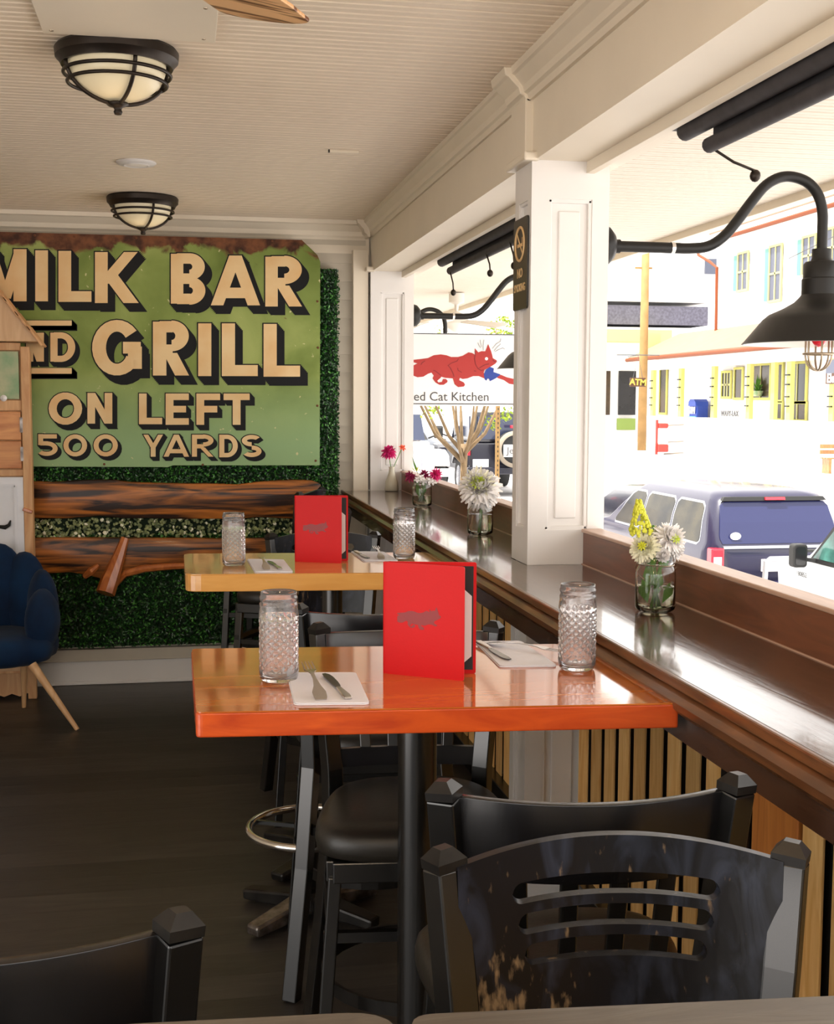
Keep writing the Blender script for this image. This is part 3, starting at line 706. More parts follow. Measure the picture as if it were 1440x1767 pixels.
t2=table('far pale honey-coloured wooden bar table with rounded corners',[(.001,4.00),(.885,3.92),(.885,4.46),(-.003,4.555)],[.05,.05,.04,.04],ZT,.058,'table_wood_pale','table_wood_pale',(.50,4.25),(.50,4.25),pr=.036)
t3=table('near dark worn wooden table top along the bottom right edge of the photograph',[(.190,.45),(.85,.40),(.85,1.005),(.192,1.062)],[.02,.02,.02,.025],ZT,.04,'dark_table_wood','dark_table_wood',(.5,.75),(.5,.75))
t4=table('near dark worn wooden table top with rounded corner at the lower left, beside its twin',[(-.70,.52),(.178,.45),(.182,1.072),(-.69,1.135)],[.02,.02,.045,.02],ZT,.04,'dark_table_wood','dark_table_wood',(-.25,.75),(-.25,.75))
# ================================================================ GLASS JARS
def jar(label,loc,h=.178,r=.0395,rz=0):
    t=thing('mason_jar_glass',label,'glass',loc,rz,'quilted jar tumblers on the tables')
    m=MB(); NU,NV=72,80; z0,z1=.022,.128*h/.178
    prof=[(.0,.0015),(.6,.0),(.82,.0),(.93,.004),(.99,.012)]
    rings=[(r*a*.98,b) for a,b in prof]
    body=[('q',z0+(z1-z0)*i/44) for i in range(45)]
    top=[(r*.995,z1+.004),(r*.97,z1+.012),(r*.94,z1+.018),(r*.955,z1+.022),(r*.955,z1+.026),(r*.91,z1+.029),(r*.91,z1+.033),(r*.95,z1+.036),(r*.95,z1+.039),(r*.91,z1+.042),(r*.91,h-.004),(r*.895,h)]
    inner=[(r*.86,h-.001),(r*.855,z1+.016),(r*.915,z1),(r*.915,z0),(r*.86,.012),(r*.6,.008),(0,.008)]
    prof2=[(a,b,0) for a,b in rings]+[(r,z,1) for _,z in body]+[(a,b,0) for a,b in top]+[(a,b,0) for a,b in inner]
    K=len(prof2)
    def fn(u,v):
        a,z,q=prof2[int(round(v*(K-1)))]
        if q:
            A=u*14; B=(z-z0)/(z1-z0)*7
            e=min(1,(z-z0)/.006,(z1-z)/.006)
            d1=abs(((A+B)%1)-.5)*2; d2=abs(((A-B)%1)-.5)*2
            a=a-.0034*max(d1,d2)**2*e
        return (a*cos(2*pi*u),a*sin(2*pi*u),z)
    m.grid(140,K,fn,cu=True).mk('glass_body','pressed_glass',t,smooth=True)
    return t
j1=jar('quilted glass jar tumbler standing left on the front orange table',(.181,2.435,ZT))
dup(j1,'quilted glass jar tumbler on the right of the front table, beside the counter edge',(.797,2.44,ZT),.5)
dup(j1,'quilted glass jar tumbler at the left end of the far pale table',(.163,4.20,ZT),1.0)
dup(j1,'quilted glass jar tumbler on the far pale table, right of the far menu',(.762,4.30,ZT),1.7)
# ================================================================ MENUS
CATBODY=[(-6,0),(8,-1.5),(20,-3),(30,-8),(42,-9.5),(52,-8),(60,-5),(72,-5),(80,-7),(90,-13),(96,-12),(101,-9),(101,-20),(107,-13),(112,-15),(119,-15),(124,-27),(129,-15),(131,-8),(132,-3),(139,1),(137,6),(131,10),(126,13),(118,17),(116,22),(118,24),(128,30),(120,33),(108,28),(98,28),(88,32),(80,33),(75,31),(74,35),(82,39),(84,43),(82,46),(72,47),(66,42),(63,32),(50,31),(43,29),(42,31),(36,36),(38,39),(44,38),(46,33),(51,33),(54,36),(53,39),(47,43),(40,43),(33,39),(28,32),(30,27),(26,22),(20,24),(12,29),(2,30),(-6,27),(-6,10),(2,6),(-6,4)]
def menu(label,h,fl,fr,br):
    t=thing('menu',label,'menu',(fl[0],fl[1],ZT),0,'red folded menus standing on the tables')
    def panel(a,b,th,z0,z1,ins=0):
        a=Vector((*a,0))-Vector((*fl,0)); b=Vector((*b,0))-Vector((*fl,0)); d=(b-a); L=d.length; d.normalize(); n=Vector((-d.y,d.x,0))
        return a,d,n,L
    a,d,n,L=panel(fl,fr,0,0,0)
    Q=rrect(L,h,.004,3,L/2,h/2)
    MB().prism(Q,-.0015,.0015,lambda u,v,k:tuple(a+d*u+n*k+Vector((0,0,v)))).mk('front_cover','red_cover',t)
    b0=(fl[0]+.003,fl[1]+.012); a2,d2,n2,L2=panel(b0,br,0,0,0)
    Q=rrect(L2,h,.004,3,L2/2,h/2)
    MB().prism(Q,-.0015,.0015,lambda u,v,k:tuple(a2+d2*u+n2*k+Vector((0,0,v)))).mk('back_cover','red_cover',t)
    MB().tube([(.001,.006,0.0),(.001,.006,h)],.0065,10).mk('spine','red_cover',t,auto=True)
    # inside lining and white sheet on the back cover
    Q=[(.006,.008),(L2-.006,.008),(L2-.006,h-.008),(.006,h-.008)]
    MB().prism(Q,-.0024,-.0016,lambda u,v,k:tuple(a2+d2*u+n2*k+Vector((0,0,v)))).mk('lining','black',t)
    c=.024; Q=[(.01,.012),(L2-.012-c,.012),(L2-.009,.012+c),(L2-.009,h-.045-c),(L2-.012-c,h-.045),(.01,h-.045)]
    MB().prism(Q,-.0034,-.0026,lambda u,v,k:tuple(a2+d2*u+n2*k+Vector((0,0,v)))).mk('sheet','paper',t)
    k=L*.56/145; m=MB(); P=[(L*.15+(x+6)*k,h*.555-y*k) for x,y in CATBODY]
    # ears-to-paw silhouette stamped on the cover
    m.prism(P,-.0019,-.0015,lambda u,v,q:tuple(a+d*u+n*q+Vector((0,0,v)))).mk('printed_logo','dark_red_print',t)
    return t
menu('large red menu standing open on the front orange table',.228,(.400,2.462),(.541,2.368),(.580,2.432))
menu('red menu standing open on the far pale table',.228,(.379,4.262),(.527,4.195),(.557,4.255))
# ================================================================ NAPKINS, FORKS, KNIVES
def napkin(label,corners,g='white paper napkins under the cutlery'):
    cx=sum(c[0] for c in corners)/4; cy=sum(c[1] for c in corners)/4
    t=thing('napkin',label,'napkin',(cx,cy,ZT),0,g)
    Q=roundpoly([(x-cx,y-cy) for x,y in corners],[.012]*4)
    Q2=[(x*.985+.0015,y*.99+.001) for x,y in Q]
    MB().prism(Q,.0003,.0022,XY).mk('lower_fold','napkin',t,bevel=.0006)
    MB().prism(Q2,.0026,.0045,XY).mk('upper_fold','napkin',t,bevel=.0006)
    return t
napkin('white napkin under the fork and knife at the front left of the orange table',[(.200,2.487),(.192,2.222),(.328,2.205),(.338,2.465)])
napkin('white napkin under cutlery between the front menu and the right-hand jar',[(.652,2.746),(.640,2.475),(.762,2.462),(.757,2.735)])
napkin('white napkin with cutlery beside the left jar on the pale table',[(.212,4.335),(.221,4.00),(.343,3.982),(.337,4.30)])
napkin('white napkin with cutlery right of the menu on the pale table',[(.598,4.50),(.605,4.22),(.725,4.205),(.715,4.47)])
def fork(label):
    t=thing('fork',label,'fork',(0,0,0),0,'steel table forks')
    # lies along +Y: handle end at y=0, tines at y=.2
    W2=[(0,.0100),(.010,.0125),(.03,.0128),(.055,.007),(.09,.0036),(.125,.0034),(.14,.007),(.150,.0112),(.160,.0125)]
    zz=lambda y:.010*sin(min(1,y/.14)*pi)*.5+ (0 if y<.14 else -.012*(y-.14)/.06)
    vs=[];fs=[]
    for y,w in W2:
        for x,z in((-w,-.0008),(w,-.0008),(w,.0010),(-w,.0010)): vs.append((x,y,zz(y)+z))
    for i in range(len(W2)-1):
        for j in range(4): fs.append((4*i+j,4*i+(j+1)%4,4*i+4+(j+1)%4,4*i+4+j))
    fs+=[(0,1,2,3),(4*len(W2)-4+3,4*len(W2)-4+2,4*len(W2)-4+1,4*len(W2)-4)]
    MB().add(vs,fs).mk('handle','steel',t,auto=True)
    for x in(-.0103,-.0034,.0034,.0103):
        MB().bar((x,.158,zz(.158)),(x*.96,.213,zz(.2)+.004),.0036,.0018,w2=.0016,h2=.0014).mk('tine','steel',t)
    return t
def knife(label):
    t=thing('knife',label,'knife',(0,0,0),0,'steel table knives')
    P=[(-.007,0),(.007,0),(.0085,.02),(.006,.06),(.0045,.085),(-.0045,.085),(-.006,.06),(-.0085,.02)]
    MB().prism(P,-.002,.003,XY).mk('handle','steel',t,bevel=.0015)
    P=[(-.0045,.085),(.0045,.085),(.0075,.10),(.0095,.13),(.0095,.175),(.007,.195),(.001,.208),(-.006,.205),(-.008,.18),(-.006,.12)]
    MB().prism(P,-.0004,.0012,XY).mk('blade','dark_steel',t)
    return t
def at(o,x,y,z,a,tilt=0): o.location=(x,y,z); o.rotation_euler=(tilt,0,a); return o
F0=fork('steel fork with raised tines on the front left napkin of the orange table'); at(F0,.243,2.235,ZT+.006,.03,math.radians(9.5))
K0=knife('steel knife with dark blade on the front left napkin of the orange table'); at(K0,.293,2.232,ZT+.0075,.10,math.radians(.5))
def d2(o,l,x,y,a,tilt=0,z=.006):
    c=dup(o,l,(x,y,ZT+z),a); c.rotation_euler=(tilt,0,a); return c
d2(F0,'steel fork lying across the napkin beside the right jar on the orange table',.668,2.70,math.radians(-118-20),math.radians(4),.0075)
d2(K0,'steel knife lying across the napkin beside the front menu on the orange table',.655,2.725,math.radians(180+5),0,.0075)
d2(F0,'steel fork with raised tines by the left jar on the pale table',.262,4.03,.05,math.radians(9),.006)
d2(K0,'steel knife by the left jar on the pale table',.306,4.03,.12,0,.0075)
d2(F0,'steel fork on the napkin right of the menu on the pale table',.672,4.24,-.05,math.radians(8),.006)
d2(K0,'steel knife on the napkin right of the menu on the pale table',.612,4.47,math.radians(185),0,.0075)
# ================================================================ VASES AND FLOWERS
ZB=1.092
def petal_ball(m,c,n,L,w,axis=(0,0,1),spread=1.0,layers=4,curl=.25):
    ax=Vector(axis).normalized(); u=ax.orthogonal().normalized(); v=ax.cross(u)
    for k in range(layers):
        th=math.radians(18+ (100*spread)*(k+.5)/layers)
        nn=int(n*(.45+.55*k/layers)); LL=L*(.55+.45*(k+1)/layers)
        for i in range(nn):
            a=2*pi*(i+.5*(k%2))/nn+random.uniform(-.12,.12); t=th+random.uniform(-.1,.1)
            d=(u*cos(a)+v*sin(a))*sin(t)+ax*cos(t); side=d.cross(ax); side=side.normalized() if side.length>1e-3 else u
            up=side.cross(d).normalized(); l=LL*random.uniform(.88,1.08)
            P0=Vector(c)+d*l*.12; P1=Vector(c)+d*l*.6-up*l*.05; P2=Vector(c)+d*l+up*l*curl*(-.5 if t>1.2 else .4)
            m.add([P0-side*w*.25,P0+side*w*.25,P1-side*w*.5+up*w*.18,P1+side*w*.5+up*w*.18,P2-side*w*.12,P2+side*w*.12,P1-up*w*.12],[(0,6,2),(0,1,6),(1,3,6),(2,6,4),(6,5,4),(6,3,5)])
    return m
def stems(t,ends,z0=.02,r=.0022):
    for e in ends: MB().tube([(e[0]*-.3,e[1]*-.3,z0),(e[0]*.3,e[1]*.3,(z0+e[2])/2),e],r,6).mk('stem','stem_green',t,smooth=True)
def leafy(t,specs):
    m=MB()
    for (x,y,z,dx,dy,dz,w) in specs:
        a=Vector((x,y,z)); b=a+Vector((dx,dy,dz)); c=(a+b)/2; s=Vector((dx,dy,dz)).cross(Vector((0.3,1,.2))).normalized()*w
        m.add([a,c+s,b,c-s],[(0,1,2),(0,2,3)])
    m.mk('leaves','leaf_sign',t)
# clear jar with water (narrow necked)
def clear_jar(t,r,h,wl,wire=False,square=0):
    prof=[(0,.0),(r*.8,0),(r*.97,.006),(r,.014),(r,h*.68),(r*.96,h*.76),(r*.84,h*.83),(r*.82,h*.86),(r*.86,h*.87),(r*.86,h*.885),(r*.82,h*.90),(r*.82,h*.985),(r*.80,h)]
    inner=[(r*.77,h*.995),(r*.77,h*.84),(r*.92,h*.74),(r*.945,h*.67),(r*.945,.016),(r*.8,.006),(0,.006)]
    MB().lathe(prof+inner,40).mk('glass_body','glass',t,smooth=True)
    MB().lathe([(0,.0065),(r*.79,.0065),(r*.94,.0165),(r*.94,wl-.001),(r*.93,wl),(0,wl)],32).mk('water','water',t,smooth=True)
# 1 bud vase at the far column
v1=thing('bud_vase','small pale bud vase with one magenta and one small orange bloom at the far column','vase',(1.172,7.05-.02,ZB))
MB().lathe([(0,0),(.036,0),(.040,.004),(.036,.05),(.026,.078),(.017,.105),(.015,.13),(.018,.138),(.016,.138),(.012,.13),(.014,.10),(.02,.075),(0,.075)],24).mk('vase_body','ceramic',v1,smooth=True)
stems(v1,[(-.018,0,.215),(.055,.0,.235)],.06)
petal_ball(MB(),(-.018,-.01,.225),20,.052,.020,(0,-.5,.8),1.1,4).mk('petals','petal_magenta',v1)['label']='magenta bloom'
petal_ball(MB(),(.062,0,.245),10,.026,.014,(.3,-.5,.8),.9,2).mk('petals','petal_orange',v1)['label']='small orange bloom'
# 2 jar of magenta and white flowers
v2=thing('flower_jar','glass jar of dark magenta and small white flowers in front of the hanging sign','vase',(1.15,5.99,ZB))
clear_jar(v2,.048,.125,.05)
stems(v2,[(-.05,0,.15),(0,.01,.15),(.05,0,.16),(.02,-.02,.13),(-.03,-.01,.13)])
leafy(v2,[(0,0,.03,.02,.01,.09,.012),(-.01,0,.03,-.02,0,.08,.012),(-.02,0,.15,-.03,0,.09,.005)])
m=MB(); petal_ball(m,(-.062,-.01,.145),14,.034,.013,(-.4,-.5,.6),1,3); petal_ball(m,(.01,0,.155),14,.032,.013,(0,-.4,.8),1,3); m.mk('petals','petal_wine',v2)['label']='dark wine blooms'
petal_ball(MB(),(.068,-.01,.155),18,.044,.012,(.4,-.5,.6),1.1,4).mk('petals','petal_magenta',v2)['label']='magenta pompon'
m=MB()
for x,z in((-.03,.13),(.0,.12),(.03,.125),(-.01,.14),(.05,.118)): petal_ball(m,(x,-.03,z),8,.02,.012,(0,-.8,.5),.9,2)
m.mk('petals','petal_snow',v2)['label']='small white flowers'
m=MB(); petal_ball(m,(-.03,-.01,.17),7,.03,.008,(0,-.2,1),.6,2); m.mk('bud','goldenrod',v2)
# 3 big white dahlia
v3=thing('flower_jar','short glass jar holding one very large white dahlia left of the near column','vase',(1.125,4.665,ZB))
clear_jar(v3,.050,.125,.078)
stems(v3,[(0,0,.17),(.015,.01,.15)],.01,.004)
m=MB(); petal_ball(m,(-.002,-.01,.185),56,.096,.024,(-.15,-.75,.55),1.15,9,.3); m.mk('petals','petal_snow',v3)
petal_ball(MB(),(-.018,-.035,.203),16,.034,.010,(-.2,-.75,.55),.7,4).mk('heart','petal_lime',v3)
petal_ball(MB(),(-.012,-.02,.192),20,.070,.016,(-.5,-.8,-.1),.8,4,.3).mk('inner_petals','petal_white',v3)
# 4 jar with wire bail, white mums and goldenrod
v4=thing('flower_jar','wire-bailed canning jar of white mums and yellow goldenrod nearest on the counter','vase',(1.135,2.868,ZB))
clear_jar(v4,.049,.135,.062)
MB().tube([(.044*cos(2*pi*i/32),.044*sin(2*pi*i/32),.115+.001*sin(4*pi*i/32)) for i in range(32)],.0012,6,closed=True).mk('wire_bail','wire_metal',v4)
m=MB()
for s in(-1,1): m.tube([(s*.043,0,.115),(s*.052,-.004,.118),(s*.055,0,.108),(s*.050,.003,.10),(s*.044,0,.113)],.0013,6)
m.mk('wire_clip','wire_metal',v4)
stems(v4,[(-.03,0,.15),(.02,0,.16),(-.005,.01,.21),(.03,.01,.15),(-.02,-.01,.14)],.012,.003)
leafy(v4,[(0,0,.03,.012,.0,.08,.014),(-.015,0,.02,-.02,0,.06,.014),(.01,-.01,.02,.025,0,.05,.01),(-.01,.01,.04,-.005,0,.09,.016),(.0,-.02,.10,.02,-.01,.05,.014),(-.02,-.02,.11,.01,-.01,.04,.012)])
for c,L,ax in(((-.034,-.012,.158),.044,(-.5,-.7,.4)),((.03,-.01,.178),.050,(.25,-.7,.5)),((.045,.0,.155),.040,(.7,-.5,.2)),((-.01,.015,.185),.034,(-.3,-.2,.9)),((.005,-.03,.140),.022,(0,-.9,.1))):
    petal_ball(MB(),c,34,L*1.05,.0115,ax,1.15,7,.25).mk('mum','petal_snow' if c[0]>0 else 'petal_white',v4)
petal_ball(MB(),(.036,-.034,.180),12,.014,.005,(.25,-.8,.5),.9,3).mk('mum_heart','petal_lime',v4)
petal_ball(MB(),(-.050,-.033,.165),12,.013,.005,(-.5,-.7,.4),.9,3).mk('mum_heart','goldenrod',v4)
m=MB()
for i in range(150):
    t_=random.random(); z=.185+.085*t_; rr=.026*(1-t_)+.004; a=random.uniform(0,6.28); m.ell((-.036-.008*t_+rr*cos(a),.01+rr*sin(a),z),(.0045,.0045,.006),5,4)
m.mk('goldenrod_spray','goldenrod',v4)
text('embossed_script','Ball',.030,'glass',v4,frame((-.018,-.0505,.085),(1,0,.15),(-.15,0,1)),ext=.0004)
# ================================================================ CEILING LAMPS
def dome(label,x,y):
    t=thing('ceiling_light',label,'ceiling light',(x,y,ZC),0,'caged dome lights on the porch ceiling')
    MB().lathe([(0,0),(.172,0),(.178,-.008),(.176,-.030),(.166,-.040),(.160,-.052),(.148,-.050),(.146,-.030),(0,-.030)],48).mk('base','bronze',t,auto=True)
    MB().lathe([(.140,-.035)]+[(.140*cos(math.radians(a)),-.05-.098*sin(math.radians(a))) for a in range(0,91,9)],40).mk('glass_bowl','lamp_glass',t,smooth=True)
    for rr,z in((.153,-.072),(.142,-.098)):
        MB().tube([(rr*cos(2*pi*i/48),rr*sin(2*pi*i/48),z) for i in range(48)],.0055,8,closed=True).mk('cage_ring','bronze',t,smooth=True)
    for k in range(2):
        a=math.radians(22+90*k); d=Vector((cos(a),sin(a),0))
        MB().tube([d*(.152*cos(b))+Vector((0,0,-.045-.112*sin(b))) for b in [pi*i/24 for i in range(25)]],.006,8).mk('cage_rib','bronze',t,smooth=True)
    MB().lathe([(0,-.150),(.030,-.152),(.032,-.158),(.014,-.165),(.010,-.172),(.013,-.178),(.010,-.186),(0,-.188)],16).mk('finial','bronze',t,smooth=True)
    return t
dl=dome('nearer and larger-looking caged dome ceiling light at the top left',-.176,3.835)
dup(dl,'farther caged dome ceiling light just above the painted sign',(-.186,6.53,ZC),0)
def bulb(x,y,w):
    l=bpy.data.lights.new('lamp_light','POINT'); l.energy=w; l.color=(1,.70,.40); l.shadow_soft_size=.12
    o=bpy.data.objects.new('lamp_light',l); COL.objects.link(o); o.location=(x,y,ZC-.30)
bulb(-.176,3.835,.5); bulb(-.186,6.53,.5)
for y in(.9,-1.6): dup(dl,'unseen dome light added for warm fill '+('just behind the camera' if y>0 else 'at the near end of the porch'),(-.18,y,ZC),0); bulb(-.18,y,9)  # added out of view for warm fill; no lamps known there
sm=thing('smoke_detector','flat white round smoke detector on the ceiling between the two dome lights','smoke detector',(-.184,5.59,ZC))
MB().lathe([(0,0),(.085,0),(.086,-.004),(.078,-.010),(.055,-.013),(0,-.014)],32).mk('cover','white_paint',sm,auto=True)
MB().lathe([(.058,-.0125),(.052,-.016),(.046,-.0135)],32).mk('vent_ring','white_paint',sm)
ap=thing('ceiling_access_panel','flat cream access panel screwed to the ceiling beside the nearer dome light','panel',(-.13,3.3,ZC))
MB().mm((-.235,-.45,-.014),(.233,.362,-.0005)).mk('board','cream_paint',ap,bevel=.002)
for x in(-.21,.20):
    for y in(.33,.05,-.25): MB().lathe([(0,-.0165),(.005,-.0155),(.006,-.0135)],8,(x,y,0)).mk('screw','wire_metal',ap)
bk=thing('ceiling_bracket','tiny cream metal bracket on the ceiling near the beam','bracket',(.66,5.15,ZC)); MB().mm((-.06,-.006,-.012),(.06,.006,-.0005)).mk('plate','cream_paint',bk,bevel=.001); MB().mm((-.066,-.006,-.012),(-.06,.006,-.0005)).mk('edge','bronze',bk)
# ceiling fan: one blade reaches into the frame
fn=thing('ceiling_fan','ceiling fan with striped zebra-grain wooden blades above the top edge','ceiling fan',(-.11,1.97,ZC))
MB().lathe([(0,0),(.075,0),(.07,-.05),(.02,-.07),(.014,-.075),(.014,-.13),(.05,-.14),(.105,-.165),(.115,-.20),(.105,-.25),(.06,-.28),(0,-.29)],32).mk('motor','bronze',fn,smooth=True)
base=math.atan2(.89,.45)
for k in range(5):
    a=base+2*pi*k/5; m=Matrix.Rotation(a,3,'Z')
    P=[(.16,-.055),(.20,-.062),(.52,-.095)]+[(.60+.045*cos(math.radians(q)),.058*1.65*sin(math.radians(q))) for q in range(-80,81,16)]+[(.52,.095),(.20,.062),(.16,.055)]
    b=MB().prism(P,-.275,-.267,lambda u,v,h:tuple(m@Vector((u,v,h+v*.18)))).mk('blade','zebra_wood',fn,bevel=.002)
    MB().bar(m@Vector((.09,0,-.24)),m@Vector((.22,0,-.262)),.03,.006).mk('blade_iron','bronze',fn)
# ================================================================ GOOSENECK LAMPS
def goose(label,ox,y):
    t=thing('gooseneck_lamp',label,'wall lamp',(1.31+ox,y,2.10),0,'black gooseneck lamps along the porch')
    rot=Matrix.Rotation(pi/2,3,'Y')
    MB().lathe([(0,.0005),(.063,.0005),(.066,.012),(.060,.035),(.042,.052),(.022,.060),(.022,.075),(0,.078)],36,(0,0,0),rot).mk('wall_disc','iron',t,auto=True)
    pts=[(.06,0),(.20,0),(.33,.0),(.40,.010),(.455,.045),(.50,.095),(.555,.165),(.60,.215),(.65,.243),(.70,.248),(.755,.232),(.795,.195),(.815,.14),(.818,.07),(.818,.0)]
    # smooth
    Q=[Vector((p[0]*.952,0,p[1]*.97)) for p in pts]; out=[]
    for i in range(len(Q)-1):
        p0,p1,p2,p3=Q[max(i-1,0)],Q[i],Q[i+1],Q[min(i+2,len(Q)-1)]
        for s in range(5):
            u=s/5; out.append(.5*((2*p1)+(p2-p0)*u+(2*p0-5*p1+4*p2-p3)*u*u+(3*p1-p0-3*p2+p3)*u**3))
    out.append(Q[-1])
    MB().tube(out,.0175,16).mk('arm','iron',t,smooth=True)
    MB().lathe([(.0185,-.006),(.0185,.006)],16,(.255,0,0),rot).mk('collar','chrome',t)
    c=(.779,0,0)
    MB().lathe([(0,.01),(.032,.01),(.032,-.02),(.036,-.03),(.052,-.032),(.058,-.04),(.058,-.085),(.062,-.09),(.062,-.14),(.07,-.15),(.085,-.165),(.12,-.185),(.165,-.205),(.185,-.222),(.245,-.295),(.252,-.302),(.248,-.303),(.238,-.296),(.178,-.225),(.11,-.19),(.03,-.17),(0,-.17)],48,c).mk('shade','iron',t,auto=True)
    MB().lathe([(.246,-.3035),(.236,-.2965),(.176,-.2265),(.108,-.1925),(.03,-.1725),(0,-.1725)],48,c).mk('reflector','lamp_inside',t,smooth=True)
    MB().lathe([(0,-.173),(.03,-.175),(.034,-.22),(.030,-.235),(0,-.238)],16,c).mk('socket','iron',t,auto=True)
    MB().ell((.779,0,-.27),(.030,.030,.042)).mk('bulb','tail_red',t,smooth=True)['label']='red bulb'
    for k in range(3):
        a=math.radians(15+60*k); d=Vector((cos(a),sin(a),0))*.044
        P=[Vector(c)+d+Vector((0,0,-.20)),Vector(c)+d+Vector((0,0,-.34))]+[Vector(c)+d*cos(b)+Vector((0,0,-.34-.05*sin(b))) for b in [pi*i/10 for i in range(1,10)]]+[Vector(c)-d+Vector((0,0,-.34)),Vector(c)-d+Vector((0,0,-.20))]
        MB().tube(P,.0035,8).mk('guard_wire','wire_metal',t,smooth=True)
    MB().tube([(.779+.049*cos(2*pi*i/32),.049*sin(2*pi*i/32),-.335) for i in range(32)],.0045,8,closed=True).mk('guard_ring','wire_metal',t,smooth=True)
    return t
g1=goose('large black gooseneck lamp with red bulb, mounted on the near white column',0,4.0-.13)
dup(g1,'black gooseneck lamp on the far column, partly in front of the hanging sign',(1.31,7.20,2.10),0)
column(9.8,10.05,'white column of the outer walkway beyond the hanging sign')
dup(g1,'farthest gooseneck lamp, only its arched arm showing over the hanging sign',(1.31,9.92,2.10),0)
# ================================================================ ROLLER SHADES
def shade(label,y0,y1,wands):
    yc=(y0+y1)/2; t=thing('roller_shade',label,'blind',(1.31,yc,2.34),0,'black roller shades under the beam')
    MB().mm((-.035,y0-yc,-.022),(.04,y1-yc,.0)).mk('cassette','shade_fabric',t,bevel=.003)
    MB().tube([(-.012,y0-yc,-.035),(-.012,y1-.06-yc,-.035)],.024,14).mk('roller','shade_fabric',t,auto=True)
    MB().mm((.022,y0-yc,-.075),(.026,y1-.16-yc,-.022)).mk('fabric','shade_fabric',t)
    MB().tube([(.012,y0-yc,-.088),(.012,y1-.16-yc,-.088)],.020,12).mk('hem_roll','shade_fabric',t,auto=True)
    for y,dx,dz in wands:
        w=MB().tube([(-.005,y-yc,-.09),(.01+dx*.5,y-.01-yc,-.10+dz*.6),(.01+dx,y-.02-yc,-.10+dz)],.0035,6).mk('pull_cord','bronze',t,smooth=True)
        MB().ell((.01+dx,y-.02-yc,-.10+dz-.012),(.014,.014,.016),10,7).mk('pull_knob','bronze',w,smooth=True)
    return t
shade('black rolled-up roller shade under the beam at the top right, nearest the camera',-2.3,3.20,[(3.02,.11,-.055)])
shade('black rolled-up roller shade in the far opening left of the near column',3.99,6.32,[(6.1,.0,-.09),(4.95,.0,-.08),(5.35,.0,-.07)])
# ================================================================ NO SMOKING PLAQUE
pq=thing('no_smoking_plaque','black no smoking plaque screwed to the side of the near column','sign',(1.0595,3.862,2.035))
MB().prism(rrect(.165,.285,.010,3),-.006,-.0003,lambda u,v,h:(h,u,v)).mk('plate','plaque_black',pq,bevel=.001)
MB().tube([(-.007,.052*cos(2*pi*i/40),.062+.052*sin(2*pi*i/40)) for i in range(40)],.0042,6,closed=True).mk('circle','sign_cream',pq)
MB().bar((-.0075,.037,.099),(-.0075,-.037,.025),.008,.001,(1,0,0)).mk('slash','sign_cream',pq)
MB().box((-.007,.0,.058),(.0012,.060,.010)).box((-.007,-.026,.072),(.0012,.005,.018)).mk('cigarette','sign_cream',pq)
text('lettering','NO',.040,'sign_cream',pq,frame((-.0068,0,-.030),(0,-1,0),(0,0,1)),bold=.0008)
text('lettering','SMOKING',.034,'sign_cream',pq,frame((-.0068,0,-.075),(0,-1,0),(0,0,1)),bold=.0006,sx=.85)
# ================================================================ HANGING SHOP SIGN
HS=(1.77,8.0,1.81)
hs=thing('hanging_sign','white hanging shop sign with a running red cat and typewriter lettering outside the porch','sign',HS)
MB().mm((-.50,-.012,-.235),(.50,.012,.235)).mk('board','sign_white',hs,bevel=.003)
def hp(x,y): p=pl(x,y,1,7.985); return (p.x-HS[0],p.z-HS[2])
fr=MB()
for z in(.231,-.222): fr.mm((-.49,-.0145,z-.003),(.49,-.0125,z+.003))
fr.mk('border_line','thin_grey',hs)
for k in(-.42,.42): MB().tube([(k,0,.235),(k,0,ZC-.045-HS[2])],.006,6).mk('hanging_rod','iron',hs)
MB().prism([hp(719+x,621+y) for x,y in CATBODY],-.0146,-.013,XZ).mk('cat','cat_red',hs)
q=lambda x,y:(700+x/7.2,560+y/7.2)
MB().prism([hp(*q(*p)) for p in [(1120,640),(1190,625),(1260,655),(1345,675),(1345,745),(1290,735),(1225,690),(1150,665)]],-.0146,-.013,XZ).mk('cat_paw','cat_red',hs)
MB().prism([hp(*q(*p)) for p in [(975,620),(1000,560),(1050,525),(1100,545),(1095,590),(1185,620),(1120,670),(1050,705),(1042,680),(1025,668),(1005,698),(985,680)]],-.0152,-.0147,XZ).mk('fish','fish_blue',hs)
ln=MB()
def hl(pts,w,m=ln,y=-.0155):
    P=[hp(*q(*p)) for p in pts]; m.strip([(u,y,v) for u,v in P],w,.0008,(0,1,0))
for L_ in([(660,425),(640,455),(570,480),(530,510),(560,540),(590,600),(605,650)],[(650,540),(655,570),(700,595)],[(245,450),(210,475),(190,500)],[(345,570),(370,575),(440,630)],[(865,330),(870,380),(860,420),(870,490),(900,545),(940,572),(975,560)],[(920,540),(960,515),(1000,495),(1040,490)],[(1085,440),(1110,460),(1140,465)],[(850,575),(880,580)]): hl(L_,.005)
ln.mk('cat_outline','cat_line',hs)
wk=MB()
for L_ in([(935,290),(915,260),(900,225)],[(945,280),(935,230),(930,190)],[(968,320),(965,260),(975,190)],[(1080,300),(1130,240),(1180,210),(1185,175)],[(1100,330),(1140,280),(1175,250),(1180,235)],[(1110,340),(1160,310),(1210,290),(1235,305)]): hl(L_,.0022,wk)
wk.mk('whiskers','thin_grey',hs)
u,v=hp(*q(1008,425)); MB().prism(arc(u,v,.0105,.0105,0,350,16),-.0156,-.0148,XZ).mk('cat_eye','sign_white',hs)
u,v=hp(775,685)
tx=text('lettering','Red Cat Kitchen',.062,'thin_grey',hs,bold=.0)
w=max(p.co.x for p in tx.data.vertices)-min(p.co.x for p in tx.data.vertices); k=.545/w
